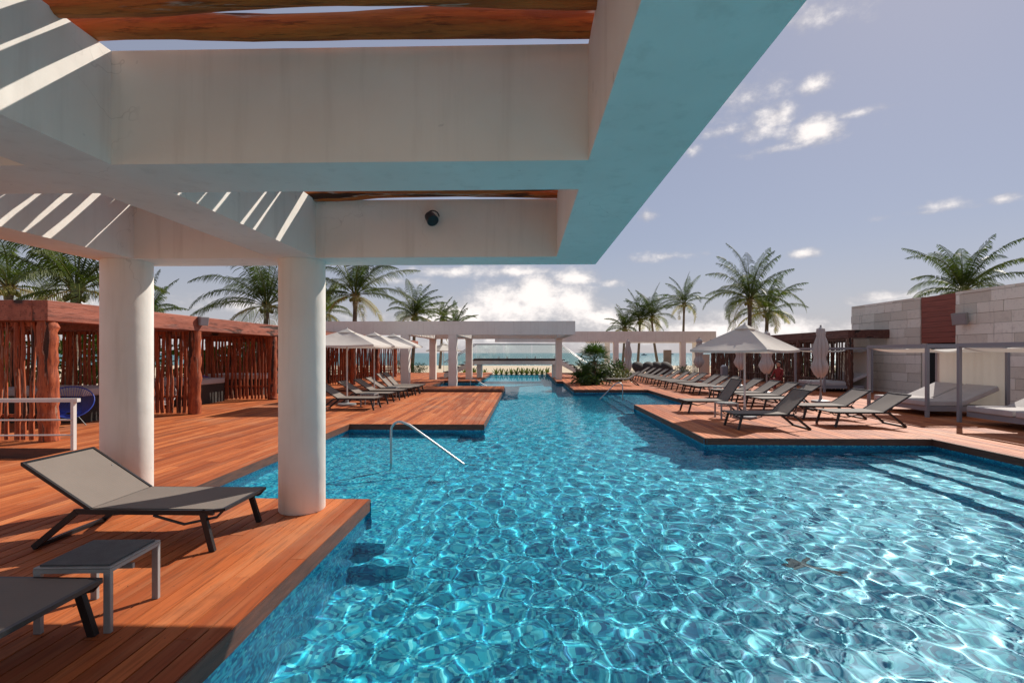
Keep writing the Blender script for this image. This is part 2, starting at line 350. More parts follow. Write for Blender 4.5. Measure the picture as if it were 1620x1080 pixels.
# ------------------------------------------------------------------ deck (planks with real gaps)
PW = .128
def intervals(poly, x):
    ys = []
    for i in range(len(poly)):
        (x0, y0), (x1, y1) = poly[i], poly[(i+1) % len(poly)]
        if (x0 <= x < x1) or (x1 <= x < x0): ys.append(y0+(y1-y0)*(x-x0)/(x1-x0))
    ys.sort(); return list(zip(ys[::2], ys[1::2]))
def deck(name, poly, z=0., gap=.011, x_off=0.):
    mb = MB(); xs = sorted({p[0] for p in poly}); cuts = list(xs)
    for a, b_ in zip(xs, xs[1:]):           # plank columns fitted between the corners
        n = max(1, round((b_-a)/PW)); wd = (b_-a)/n
        for i in range(n):
            x0, x1 = a+i*wd, a+(i+1)*wd
            for y0, y1 in intervals(poly, (x0+x1)/2):
                y = y0 + .0; ph = rnd.uniform(.3, 3.2)
                while y < y1-.01:
                    e = min(y1, y+ph); 
                    if y1-e < .25: e = y1
                    dz = rnd.uniform(-.0012, .0012)
                    mb.box(x0+gap/2, y+.002, z-.028, x1-gap/2, e-.002, z+dz, rnd.random()); y = e; ph = rnd.choice([2.4, 3.05, 3.6, 2.1])
    o = mb.build(name, M['deck']); tag(o, kind='structure')
    me = bpy.data.meshes.new(name+'_bed'); me.from_pydata([(x, y, z-.03) for x, y in poly], [], [tuple(range(len(poly)))])
    me.materials.append(M['underdeck']); ub = bpy.data.objects.new('deck_bed', me); C.objects.link(ub); tag(ub, kind='structure')
    return o
def area(poly): return sum(poly[i][0]*poly[(i+1) % len(poly)][1]-poly[(i+1) % len(poly)][0]*poly[i][1] for i in range(len(poly)))/2
LP = [(-14, 8.3), (-7.45, 8.3), (-7.45, -6), (-1.7, -6), (-1.7, 5.5), (-3.95, 5.5), (-3.95, 11.3), (-.92, 11.3), (-.92, 23.3), (-4.6, 23.3), (-4.6, 29), (-2.6, 29), (-2.6, 41), (-14, 41)]
RP = [(7.58, -6), (16, -6), (16, 41), (1.8, 41), (1.8, 28.5), (2.15, 28.5), (2.15, 22.1), (5.5, 22.1), (5.2, 15.75), (3.4, 15.75), (3.4, 9.6), (7.58, 9.6)]
RPd = [(x if x != 5.2 else 5.5, y) for x, y in RP]
RPd = [(7.58, -6), (16, -6), (16, 41), (1.8, 41), (1.8, 28.5), (2.15, 28.5), (2.15, 22.1), (5.35, 22.1), (5.35, 15.75), (3.4, 15.75), (3.4, 9.6), (7.58, 9.6)]
RP = RPd
deck('deck', LP); deck('deck', RP)
rs = deck('deck', [(-13.9, 20.7), (-.925, 20.7), (-.925, 23.25), (-13.9, 23.25)], z=.075)
MB().box(-13.9, 20.68, .004, -.93, 20.7, .073).build('deck_step', M['fascia']); tag(bpy.data.objects['deck_step'], kind='structure')
# sunken ramp beside the railing
deck('ramp', [(-14, -6), (-7.47, -6), (-7.47, 8.28), (-14, 8.28)], z=-.17)
# fascia boards and pool walls along each outline that meets the water
def edge_run(poly, skip):
    fb = MB(); wl = MB()
    for i in range(len(poly)):
        if i in skip: continue
        a = Vector((*poly[i], 0)); b_ = Vector((*poly[(i+1) % len(poly)], 0)); d = (b_-a).normalized(); nrm = Vector((d.y, -d.x, 0))
        a2, b2 = a, b_; ex = d*.025
        vs = [a2+Vector((0, 0, -.125)), b2+Vector((0, 0, -.125)), b2+nrm*.014-d*0+Vector((0, 0, -.125)), a2+nrm*.014+Vector((0, 0, -.125))]
        vs += [v+Vector((0, 0, .122)) for v in vs]
        fb.add(vs, [(0,1,2,3),(7,6,5,4),(0,4,5,1),(1,5,6,2),(2,6,7,3),(3,7,4,0)])
        i_ = -nrm*.02
        wl.add([a-ex+i_+Vector((0, 0, -1.5)), b_+ex+i_+Vector((0, 0, -1.5)), b_+ex+i_+Vector((0, 0, -.03)), a-ex+i_+Vector((0, 0, -.03))], [(0, 1, 2, 3)])
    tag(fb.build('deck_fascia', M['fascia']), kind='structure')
    wo = wl.build('pool_wall', M['wall']); tag(wo, kind='structure'); wo.cycles.is_caustics_receiver = True
edge_run(LP, {13, 12, 2, 0}) ; edge_run(RP, {0, 1, 2})
# step riser by the ramp
rb = MB(); rb.box(-7.47, -6, -.2, -7.452, 8.28, -.004); rb.box(-14, 8.282, -.2, -7.47, 8.298, -.004)
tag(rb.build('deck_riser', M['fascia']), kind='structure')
# pool floor, shallow shelf, steps
FZ = -1.15
pf = MB(); pf.box(-5, -6.2, FZ-.1, 8, 41.2, FZ)
pf.box(-4.0, 5.3, FZ, -1.75, 11.5, -.62)                          # wading shelf
pf.box(-1.75, 5.1, FZ, -1.42, 11.2, -.62); pf.box(-1.75, 4.85, FZ, -1.42, 5.1, -.90); pf.box(-1.42, 4.85, FZ, -1.15, 11.2, -.90)
for k, (xa, xb) in enumerate(((7.0, 7.6), (6.45, 7.0), (5.9, 6.45))): pf.box(xa, -6, FZ, xb, 9.55, (-.58, -.77, -.96)[k])
for k, (xa, xb) in enumerate(((3.9, 5.4), (3.5, 3.9), (3.1, 3.5))): pf.box(xa, 15.6, FZ, xb, 22.2, (-.55, -.75, -.95)[k])
pf.box(-2.65, 40.9, FZ, 1.85, 41.25, -.175)
pfo = pf.build('pool_floor', M['floor']); tag(pfo, kind='structure'); pfo.cycles.is_caustics_receiver = True
# curb between whirlpool and pool
cb = MB(); cb.bar((-2.62, 29.0, -.35), (-1.5, 23.2, -.35), .18, .44)
tag(cb.build('whirlpool_curb', M['wall']), kind='structure')
# ------------------------------------------------------------------ water surface
rng = np.random.default_rng(5)
xs = np.arange(-4.9, 7.9, .023); ys = [-1.5]
while ys[-1] < 1.2: ys.append(ys[-1]+.12)
while ys[-1] < 41.0: ys.append(ys[-1]+max(.014, .0048*ys[-1]))
ys = np.array(ys); X, Y = np.meshgrid(xs, ys); Z = np.zeros_like(X)-.16
dy = np.maximum(.014, .0048*np.abs(Y)); dy = np.where(Y < 1.2, .12, dy)
for i in range(60):
    lam = math.exp(rng.uniform(math.log(.13), math.log(.55))); th = rng.uniform(0, 2*PI); ph = rng.uniform(0, 2*PI); k = 2*PI/lam
    a = .0031*lam*(1.2 if lam < .4 else .8)
    wx = X+.10*np.sin(Y*.9+ph)+.05*np.sin(X*2.1+Y*1.7+2*ph); wy = Y+.10*np.sin(X*1.1+2*ph)+.05*np.sin(Y*2.3-X*1.3+ph)
    env = .75+.5*np.sin(X*.7*math.cos(ph)+Y*.6*math.sin(ph)+ph*3)
    Z += a*env*np.clip(lam/(4*dy)-.5, 0, 1)*np.sin(k*(wx*math.cos(th)+wy*math.sin(th))+ph)/2
# bubbling whirlpool and inlet
for cx, cy, rr, am in ((4.6, 18.3, 1.6, .010), (4.2, 20.5, 1.6, .008)):
    g = np.exp(-((X-cx)**2+(Y-cy)**2)/rr**2); Z += am*g*rng.normal(size=X.shape)
me = bpy.data.meshes.new('pool_water'); ny, nx = X.shape
me.vertices.add(nx*ny); me.vertices.foreach_set('co', np.stack([X, Y, Z], -1).astype('f').ravel())
idx = np.arange(nx*ny, dtype='i').reshape(ny, nx); q = np.stack([idx[:-1, :-1], idx[:-1, 1:], idx[1:, 1:], idx[1:, :-1]], -1).reshape(-1, 4)
me.loops.add(q.size); me.loops.foreach_set('vertex_index', q.ravel()); me.polygons.add(len(q))
me.polygons.foreach_set('loop_start', np.arange(len(q), dtype='i')*4); me.update(calc_edges=True); me.validate()
me.polygons.foreach_set('use_smooth', np.ones(len(q), dtype=bool)); me.materials.append(M['water'])
wo = bpy.data.objects.new('pool_water', me); C.objects.link(wo); tag(wo, kind='structure'); wo.cycles.is_caustics_caster = True
# ------------------------------------------------------------------ dolphin inlay on the pool floor
dp = [(0, .02), (.07, .09), (.18, .13), (.30, .13), (.345, .21), (.40, .22), (.385, .12), (.50, .05), (.60, -.02), (.68, .02), (.73, .0), (.67, -.06), (.69, -.14), (.64, -.15), (.60, -.075), (.48, -.04), (.34, -.02), (.27, -.10), (.23, -.09), (.24, -.01), (.12, -.01)]
mb = MB(); n = len(dp); mb.add([(x, y, 0) for x, y in dp]+[(x, y, .006) for x, y in dp], [tuple(range(n, 2*n))]+[(i, (i+1) % n, n+(i+1) % n, n+i) for i in range(n)])
o = mb.build('dolphin_mosaic', M['dolphin'], loc=(2.55, 5.2, FZ+.001)); o.scale = (.8, .85, 1); o.rotation_euler = (0, 0, -.35); o.cycles.is_caustics_receiver = True
tag(o, 'dark dolphin-shaped mosaic inlay on the blue pool floor', 'mosaic')

# ------------------------------------------------------------------ ground, sea
g = MB()
def gz(y): return -.2 if y < 46 else max(-3.5, -.2-(y-46)*.0165)
for xa, xb, ya, yb in ((-700, -14, -60, 41), (16, 700, -60, 41), (-14, 16, -60, -6)): g.add([(xa,ya,-.2),(xb,ya,-.2),(xb,yb,-.2),(xa,yb,-.2)], [(0,1,2,3)])
yl = [41, 46, 60, 80, 110, 160, 260]
for ya, yb in zip(yl, yl[1:]):
    for xa, xb in ((-700, -14), (-14, 16), (16, 700)): g.add([(xa,ya,gz(ya)),(xb,ya,gz(ya)),(xb,yb,gz(yb)),(xa,yb,gz(yb))], [(0,1,2,3)])
tag(g.build('ground', M['sand']), kind='structure')
s = MB(); s.add([(-6000,90,-1.45),(6000,90,-1.45),(6000,8500,-1.45),(-6000,8500,-1.45)], [(0,1,2,3)])
tag(s.build('sea', M['sea']), kind='structure')

# ------------------------------------------------------------------ concrete pergolas
def log(parent, x0, x1, y, z, r, seed, along='x'):
    q = random.Random(seed); n = 22; L_ = x1-x0; a1, a2, p1, p2 = q.uniform(.006, .024), q.uniform(.003, .012), q.uniform(0, 6), q.uniform(0, 6)
    pts = []; rad = []
    for i in range(n):
        u = i/(n-1); o1 = a1*math.sin(2*PI*u*.7+p1)+a2*math.sin(2*PI*u*1.9+p2)
        c = (x0-(x0+x1)/2+L_*u, o1, .6*a1*math.sin(2*PI*u*.8+p2))
        pts.append(c if along == 'x' else (c[1], c[0], c[2])); rad.append(r*(1+.10*math.sin(u*5+p1)+.05*math.sin(u*17+p2)+q.uniform(-.03, .03)))
    mb = MB().tube(pts, rad, 12); 
    for k, v in enumerate(mb.v):
        nn = mnoise.noise(Vector((v[0]*3.5, v[1]*9, v[2]*9))+Vector((seed, 0, 0)))*.016; mb.v[k] = (v[0], v[1]+nn, v[2]+nn*.6)
    c = ((x0+x1)/2, y, z) if along == 'x' else (y, (x0+x1)/2, z)
    return mb.build('log', M['log'], parent, True, c)
def beam(parent, x0, y0, x1, y1, z0, z1): return MB().box(x0, y0, z0, x1, y1, z1).build('beam', M['plaster'], parent)
def column(parent, x, y, z1, r=.225, z0=0.): return MB().lathe([(r*.96, z0), (r, z0+.012), (r, z1)], 48).build('column', M['plaster'], parent, True, (x, y, 0))
S0, S1 = 2.537, 3.103
pg = thing('concrete_pergola', 'large white concrete pergola over the near deck with varnished logs across its top', 'pergola')
XL = [-4.11, -2.28, .53]; YC = [5.16, 2.69, .2, -2.3]; HW = .22
for x in XL: beam(pg, x-HW, YC[-1]-HW, x+HW, YC[0]+HW, S0, S1)
for a, b_ in zip(XL, XL[1:]):
    for y in YC: beam(pg, a+HW, y-HW+.0, b_-HW, y+HW, S0, S1)
for y in (5.13, -2.3):
    for x in XL[:2]: column(pg, x+(.0), y, S0-.001)
sd_ = 100
for bi, (a, b_) in enumerate(zip(XL, XL[1:])):
    for ci, (yn, yf) in enumerate(((2.69, 5.16), (.2, 2.69))):
        y = yf-HW-(.062 if ci == 0 else .082)
        first = True
        while y > yn+HW+.06:
            r = rnd.uniform(.048, .062); sd_ += 1
            log(pg, a+HW-.12, b_-HW+.12, y, S1+r-.015+rnd.uniform(0, .012), r, sd_)
            y -= 2*r+rnd.choice([.045, .065, .08, .055, .09])
# spotlight on the beam face
sp = thing('spotlight', 'small black spotlight fixed to the inner face of the near pergola beam', 'spotlight', (-.89, 4.936, 2.90))
mb = MB().tube([(0, 0, 0), (0, -.03, 0)], .045, 16); mb.build('mount', M['black'], sp, True)
mb = MB().tube([(-.035, -.05, .03), (.01, -.10, -.035)], [.048, .058], 16); mb.build('lamp_head', M['black'], sp, True)
mb = MB().tube([(-.06*math.cos(a), -.045-.02*math.sin(a), .02+.055*math.sin(a)) for a in [i*PI/8 for i in range(9)]], .006, 6); mb.build('bracket', M['black'], sp, True)
pg2 = thing('concrete_pergola', 'long white concrete pergola on square columns spanning the far pool and whirlpool', 'pergola')
B0, B1 = 2.44, 3.07
beam(pg2, -10.4, 23.45, 2.34, 23.85, B0, B1)
beam(pg2, -5.9, 30.3, 2.34, 30.7, B0, 2.92)
for x in (-5.55, -3.36, 2.1): beam(pg2, x-.2, 23.85, x+.2, 30.3, B0+.002, 2.95)
for x, y in ((-5.6, 23.65), (-3.36, 23.65), (-5.55, 30.5), (-3.36, 30.5), (2.05, 30.5), (-10.1, 23.65)):
    o = MB().box(-.19, -.19, 0 if x < -4 or y < 24 else -1.3, .19, .19, B0-.001).build('column', M['plaster'], pg2, False, (x, y, 0))
sd_ = 300
for a, b_ in ((-5.35, -3.56), (-3.16, 1.9)):
    y = 24.1
    while y < 30.2:
        log(pg2, a-.1, b_+.1, y, 3.02, .07, sd_); sd_ += 1; y += .42
pg3 = thing('concrete_pergola', 'farthest white concrete pergola near the beach right of the bridge', 'pergola')
beam(pg3, -2.4, 40.8, 15.3, 41.2, 2.47, 3.32); beam(pg3, 5.5, 45.0, 15.3, 45.4, 2.47, 3.2)
for x in (5.6, 15.1): beam(pg3, x-.2, 41.2, x+.2, 45.0, 2.472, 3.2)
for x, y in ((7.35, 41.0), (12.7, 41.0), (7.35, 45.2), (15.1, 45.2)):
    MB().box(-.2, -.2, -.3, .2, .2, 2.469).build('column', M['plaster'], pg3, False, (x, y, 0))

# ------------------------------------------------------------------ pole pergolas (red timber)
def pole_panel(parent, x0, y0, x1, y1, ztop, seed, sp_=.135, name='pole_panel', lean=.0):
    q = random.Random(seed); mb = MB(); d = Vector((x1-x0, y1-y0, 0)); L_ = d.length; d.normalize(); n = int(L_/sp_)
    for i in range(n):
        c = Vector((x0, y0, 0))+d*(sp_*(i+.5)+q.uniform(-.035, .035)); rr = q.uniform(.028, .045); ph = q.uniform(0, 6); am = q.uniform(.008, .03)
        pts = []; rad = []
        for k in range(9):
            u = k/8; pts.append(c+d*(am*math.sin(u*4+ph)+q.uniform(-.006, .006))+Vector((q.uniform(-.01, .01), q.uniform(-.01, .01), .02+(ztop-.02+q.uniform(-.01, .0))*u))); rad.append(rr*(1.15-.3*u+q.uniform(-.14, .14)))
        mb.tube(pts, rad, 6)
    nx_, ny_ = -d.y*.05, d.x*.05
    mb.bar((x0+nx_, y0+ny_, ztop-.04), (x1+nx_, y1+ny_, ztop-.04), .06, .08); mb.bar((x0+nx_, y0+ny_, .45), (x1+nx_, y1+ny_, .45), .04, .06)
    return mb.build(name, M['pole'], parent, True)
def big_post(parent, x, y, h, r, seed):
    q = random.Random(seed); n = 22
    mb = MB().tube([(q.uniform(-.012, .012), q.uniform(-.012, .012), h*i/(n-1)) for i in range(n)], [r*(1+q.uniform(-.07, .07)) for i in range(n)], 14)
    for k, v in enumerate(mb.v):
        nn = mnoise.noise(Vector(v)*7+Vector((seed, 0, 0)))*.022; mb.v[k] = (v[0]*(1+nn/r), v[1]*(1+nn/r), v[2])
    return mb.build('post', M['pole'], parent, True, (x, y, 0))
def roofbeam(parent, x0, y0, z0, x1, y1, z1): return bevel(MB().box(x0, y0, z0, x1, y1, z1).build('roof_beam', M['fbeam'], parent), .012)
pp = thing('pole_pergola', 'long reddish timber pergola with rough pole screens left of the deck', 'pergola')
roofbeam(pp, -8.78, 8.80, 2.17, -8.50, 40.2, 2.54); roofbeam(pp, -13.6, 8.80, 2.175, -8.785, 9.08, 2.545)
roofbeam(pp, -13.6, 9.085, 2.17, -13.35, 40.2, 2.54)
yp = [8.97+4.08*i for i in range(8)]
for i, y in enumerate(yp):
    big_post(pp, -8.65, y, 2.17, .15, 20+i); big_post(pp, -13.45, y, 2.17, .13, 60+i)
    pole_panel(pp, -13.3, y, -8.82, y, 2.16, 40+i, .128 if i else .165)
    if i: roofbeam(pp, -13.35, y-.08, 2.19, -8.79, y+.08, 2.36)
q_ = MB(); y = 9.15
while y < 40: q_.box(-13.34, y, 2.375, -8.79, y+.10, 2.425); y += .155
q_.build('roof_slats', M['pole'], pp)
pr = thing('pole_pergola', 'reddish timber pergola with pole screens between the right loungers and the stone building', 'pergola')
roofbeam(pr, 13.15, 20.9, 2.2, 13.42, 36.2, 2.54); roofbeam(pr, 13.425, 20.9, 2.205, 17.6, 21.15, 2.545); roofbeam(pr, 17.4, 21.155, 2.2, 17.6, 36.2, 2.54)
for i in range(5):
    y = 21.03+3.75*i; big_post(pr, 13.28, y, 2.2, .14, 120+i)
    if i: pole_panel(pr, 13.45, y, 17.3, y, 2.18, 140+i, .14)
    if i < 4: pole_panel(pr, 13.28, y+.17, 13.28, y+3.58, 2.18, 160+i, .19)
q_ = MB(); y = 21.3
while y < 36: q_.box(13.43, y, 2.38, 17.39, y+.10, 2.43); y += .2
q_.build('roof_slats', M['pole_dark'], pr)
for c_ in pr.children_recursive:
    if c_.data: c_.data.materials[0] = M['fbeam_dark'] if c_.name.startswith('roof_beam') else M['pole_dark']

# ------------------------------------------------------------------ speakers
def speaker(loc, rz, rx, sz, label):
    o = thing('outdoor_speaker', label, 'speaker', loc, rz)
    mb = MB(); w_, d_, h_ = sz; mb.add([(-w_/2,0,-h_/2),(w_/2,0,-h_/2),(w_*.4,d_,-h_*.42),(-w_*.4,d_,-h_*.42),(-w_/2,0,h_/2),(w_/2,0,h_/2),(w_*.4,d_,h_*.42),(-w_*.4,d_,h_*.42)], [(0,3,2,1),(4,5,6,7),(0,1,5,4),(1,2,6,5),(2,3,7,6),(3,0,4,7)])
    a = bevel(mb.build('cabinet', M['grey'], o), .012); a.rotation_euler = (rx, 0, 0)
    a = MB().box(-w_*.42, -.012, -h_*.42, w_*.42, -.002, h_*.42).build('grille', M['steel'], o); a.rotation_euler = (rx, 0, 0)
    MB().bar((0, d_*.7, 0), (0, d_+.14, 0), .05, .05).build('bracket', M['steel'], o)
speaker((-8.36, 13.0, 2.42), R(65), R(12), (.24, .17, .24), 'pale grey speaker mounted on the left red timber pergola beam')
speaker((14.45, 17.2, 2.72), R(-62), R(14), (.42, .26, .40), 'pale grey box speaker hung high on the stone building wall')

# ------------------------------------------------------------------ railing by the ramp
rl = thing('railing', 'white metal railing with two thin lower rails beside the left ramp', 'railing')
MB().bar((-7.44, 8.16, .0), (-7.44, 8.16, .80), .06, .05).build('post', M['white'], rl)
MB().bar((-10.4, 7.95, -.17), (-10.4, 7.95, .80), .085, .05).build('post', M['white'], rl)
MB().bar((-10.6, 7.95, .82), (-7.36, 8.17, .82), .075, .06).build('top_rail', M['white'], rl)
for z in (.50, .25): MB().tube([(-10.4, 7.93, z), (-7.44, 8.13, z)], .014, 8).build('lower_rail', M['white'], rl, True)

# ------------------------------------------------------------------ loungers
def lounger(kind, label, loc, rz, ang, group, Lb=.67, dark=False):
    o = thing('sun_lounger', label, 'sun lounger', loc, rz, group); W = .69; zs = .33; hx = 1.03
    cx, cz = hx+Lb*math.cos(ang), zs+Lb*math.sin(ang)
    f = MB()
    for y in (.0, W):
        f.bar((.07, y, zs-.02), (1.15, y, zs-.02), .028, .04)
        f.tube([(-.07, y*.94+.02, zs-.005), (-.02, y*.97+.01, zs-.06), (.25, y*.97+.01, zs-.12), (.5, y*.98+.007, zs-.05)], .011, 6)
    f.bar((.0, 0, zs-.02), (.09, 0, zs-.02), .028, .04); f.bar((0, W, zs-.02), (.09, W, zs-.02), .028, .04)
    f.bar((-.07, .02, zs-.003), (-.07, W-.02, zs-.003), .025, .025); f.bar((.06, 0, zs-.03), (.06, W, zs-.03), .03, .03); f.bar((1.12, 0, zs-.03), (1.12, W, zs-.03), .03, .03)
    for y in (.0, W): f.bar((-.07, y*.94+.02, zs-.003), (.05, y, zs-.012), .025, .025)
    f.build('frame', M['frame'], o)
    for y in (.0, W):
        MB().bar((.09, y, zs-.02), (.0, y+(-.012 if y == 0 else .012), 0), .032, .045, up=(1, 0, 0)).build('leg', M['frame'], o)
        MB().bar((1.13, y, zs-.02), (1.49, y, .015), .032, .045).build('leg', M['frame'], o)
    MB().bar((1.49, .01, .018), (1.49, W-.01, .018), .04, .03).build('floor_bar', M['frame'], o)
    MB().bar((1.02+.62*Lb*math.cos(ang), .06, zs+.6*Lb*math.sin(ang)), (1.16, .06, zs-.01), .012, .012).add(*[[], []]).build('support_rod', M['frame'], o)
    # seat sling, slightly sagging
    n = 10; mb = MB(); vs = []
    for i in range(n+1):
        for j in range(7):
            u, v = i/n, j/6; vs.append((-.07+(hx+.07)*u, .014+(W-.028)*v, zs+.004-.012*math.sin(PI*v)*math.sin(PI*u)))
    k = len(vs); vs += [(x, y, z-.006) for x, y, z in vs]
    fs = [(i*7+j, (i+1)*7+j, (i+1)*7+j+1, i*7+j+1) for i in range(n) for j in range(6)]; fs += [tuple(k+a for a in reversed(ff)) for ff in fs]
    MB().add(vs, fs).build('seat', M['fabric'], o, True)
    vs = []
    for i in range(9):
        for j in range(7):
            u, v = i/8, j/6; sag = -.014*math.sin(PI*v)*math.sin(PI*u)
            vs.append((hx+Lb*u*math.cos(ang)-sag*math.sin(ang), .02+(W-.04)*v, zs+.004+Lb*u*math.sin(ang)+sag*math.cos(ang)))
    k = len(vs); vs += [(x+.005*math.sin(ang), y, z-.005*math.cos(ang)) for x, y, z in vs]
    fs = [(i*7+j, (i+1)*7+j, (i+1)*7+j+1, i*7+j+1) for i in range(8) for j in range(6)]; fs += [tuple(k+a for a in reversed(ff)) for ff in fs]
    bk = MB().add(vs, fs).build('backrest', M['fabric'], o, True)
    f = MB()
    for y in (.008, W-.008): f.bar((hx, y, zs-.004), (cx, y, cz-.004), .022, .028)
    f.bar((cx, .0, cz-.002), (cx, W, cz-.002), .022, .028); f.bar((hx, .0, zs-.006), (hx, W, zs-.006), .02, .02)
    f.build('backrest_frame', M['frame'], bk)
    return o
GF = 'sun loungers on the near deck'; GR = 'sun loungers in the long right row'; GL = 'sun loungers beside the left platform'
lA = lounger('a', 'large grey mesh sun lounger beside the near columns with its back half raised', (-2.515, 4.72, 0), PI, R(33), GF)
dup(lA, (-2.44, 2.79, 0), PI, 'sun lounger cut off at the lower left corner, its foot end by the side table', GF)
lB = lounger('b', 'sun lounger at the near edge of the right deck, its dark back raised steeply', (4.43, 10.62, 0), 0, R(46), 'steeply raised loungers on the right deck')
lC = lounger('c', 'sun lounger nearest the inlet corner with its dark back almost upright', (4.33, 13.5, 0), 0, R(56), 'steeply raised loungers on the right deck')
ORD = ['first', 'second', 'third', 'fourth', 'fifth', 'sixth', 'seventh', 'eighth', 'ninth', 'tenth', 'eleventh', 'twelfth', 'thirteenth', 'fourteenth', 'fifteenth', 'sixteenth', 'seventeenth', 'eighteenth', 'nineteenth', 'twentieth']
rowz = [(10.95, 6.67), (12.25, 6.70), (14.1, 6.62), (15.2, 6.6), (16.2, 6.58), (17.4, 6.6), (19.2, 6.6), (20.0, 6.5), (20.8, 6.45), (22.1, 6.4), (23.2, 6.4), (24.4, 6.4), (25.7, 6.4), (26.8, 6.4), (28.0, 6.4), (29.3, 6.4), (30.6, 6.4), (32.0, 6.4)]
for i, (y, x) in enumerate(rowz):
    dup(lA if i % 4 else lA, (x, y*1.008, 0), rnd.uniform(-.02, .02), '%s grey sun lounger of the long right row counted from the camera' % ORD[i], GR)
dup(lA, (4.1, 24.8, 0), .02, 'single grey sun lounger on the far deck by the island plants', 'lone lounger')
leftz = [(14.1, -4.22, 0), (15.8, -4.27, 0), (17.05, -4.2, 0), (18.3, -4.2, 0), (19.0, -4.1, 1), (19.85, -4.1, 1)]
for i, (z, x, steep) in enumerate(leftz):
    dup(lB if steep else lA, (x, z+.62, 0), PI+rnd.uniform(-.02, .02), '%s sun lounger from the camera in the left row under the cream umbrellas' % ORD[i], GL)
dup(lA, (16.0, 52., -.3), .9, 'dark sun lounger standing on the sand behind the farthest pergola', 'lone lounger on the beach')

# ------------------------------------------------------------------ side tables
def side_table(label, loc, rz, group):
    o = thing('side_table', label, 'side table', loc, rz, group); a = .215
    bevel(MB().box(-a, -a, .368, a, a, .378).build('frame_top', M['grey'], o), .003)
    mb = MB()
    for s1 in (-1, 1):
        mb.box(-a, s1*a-.02 if s1 > 0 else -a, .345, a, s1*a if s1 > 0 else -a+.02, .367); 
    for s1 in (-1, 1): mb.box(s1*a-.02 if s1 > 0 else -a, -a+.0205, .346, s1*a if s1 > 0 else -a+.02, a-.0205, .3665)
    mb.bar((-a+.02, -.0, .30), (a-.02, .0, .30), .02, .03)
    mb.build('rim', M['grey'], o)
    MB().box(-a+.02, -a+.02, .379, a-.02, a-.02, .388).build('tabletop', M['slate'], o)
    for sx in (-1, 1):
        for sy in (-1, 1): bevel(MB().box(sx*(a-.02)-.02, sy*(a-.013)-.013, 0, sx*(a-.02)+.02, sy*(a-.013)+.013, .345).build('leg', M['grey'], o), .003)
    return o
tA = side_table('grey side table with a slate top between the two nearest loungers', (-2.59, 3.03, 0), R(3), 'small side tables')
for p, r_, lb in (((4.95, 12.55, 0), 0, 'grey side table between the two steep-backed loungers on the right deck'),
                  ((7.0, 13.4, 0), 0, 'grey side table behind the second lounger of the long right row'),
                  ((-4.7, 15.2, 0), 0, 'grey side table between the first two left loungers'),
                  ((-4.75, 18.0, 0), 0, 'grey side table between the third and fourth left loungers'),
                  ((7.0, 18.6, 0), 0, 'grey side table beside the sixth lounger of the long right row')):
    dup(tA, p, r_, lb, 'small side tables')

# ------------------------------------------------------------------ umbrellas
def umbrella(label, loc, rz, half, ze, za, m=None, group='open umbrellas', seed=1):
    o = thing('umbrella', label, 'umbrella', loc, rz, group); q = random.Random(seed)
    mb = MB(); n = 10; vs = []; fs = []
    for side in range(4):                              # four sagging panels
        a0 = side*PI/2; ca, sa = math.cos(a0), math.sin(a0); o0 = len(vs)
        for i in range(n+1):
            t_ = .10+.90*i/n; hw = half*t_
            for j in range(n+1):
                v = -1+2*j/n; zz = za-(za-ze)*(t_**1.08)-.10*math.sin(PI*min(1, t_))*(1-v*v)*.6-.03*(1-v*v)*t_+.008*mnoise.noise(Vector((t_*4, v*3+side*7, seed)))
                x, y = hw, hw*v; vs.append((x*ca-y*sa, x*sa+y*ca, zz))
        W = n+1
        fs += [(o0+i*W+j, o0+(i+1)*W+j, o0+(i+1)*W+j+1, o0+i*W+j+1) for i in range(n) for j in range(n)]
        ro = len(vs)                                   # hanging hem
        for j in range(n+1): x, y, z = vs[o0+n*W+j]; vs.append((x, y, z-.055))
        fs += [(o0+n*W+j, ro+j, ro+j+1, o0+n*W+j+1) for j in range(n)]
    cp = mb.add(vs, fs).build('canopy', m or M['canvas'], o, True)
    mb = MB(); vc = [(half*.2*math.cos(PI/4+k*PI/2)*1.414, half*.2*math.sin(PI/4+k*PI/2)*1.414, za-.085) for k in range(4)]
    mb.add(vc+[(0, 0, za+.05)], [(0, 1, 4), (1, 2, 4), (2, 3, 4), (3, 0, 4)]); mb.build('vent', m or M['canvas'], cp)
    r_ = MB()
    for k in range(4):
        a = PI/4+k*PI/2; r_.bar((0, 0, za-.05), (half*1.40*math.cos(a), half*1.40*math.sin(a), ze-.01), .022, .022)
        r_.bar((0, 0, ze-.05), (half*.75*math.cos(a), half*.75*math.sin(a), (ze+za)/2-.07), .016, .016)
    r_.build('ribs', M['white'], o)
    MB().tube([(0, 0, .05), (0, 0, za+.07)], .024, 12).build('pole', M['white'], o, True)
    MB().lathe([(.27, 0), (.28, .02), (.27, .06), (.10, .075), (.05, .10), (.035, .28)], 24).build('base', M['grey'], o, True)
    return o
umbrella('open cream umbrella on the right deck above the grey loungers', (5.42, 12.6, 0), R(42), .93, 1.68, 2.27, seed=3)
umbrella('nearest of the three cream umbrellas over the left loungers', (-5.42, 15.3, 0), R(2), 1.1, 1.84, 2.30, group='cream umbrellas over the left loungers', seed=4)
umbrella('middle one of the three cream umbrellas over the left loungers', (-5.42, 18.1, 0), R(-3), 1.1, 1.84, 2.30, group='cream umbrellas over the left loungers', seed=5)
umbrella('farthest of the three cream umbrellas over the left loungers', (-5.6, 21.4, .07), R(4), 1.1, 1.82, 2.30, group='cream umbrellas over the left loungers', seed=6)
umbrella('small pale umbrella on the beach seen between the far pergola columns', (-6.9, 43., -.2), R(40), 1.1, 2.0, 2.6, group='open umbrella on the sand', seed=7)
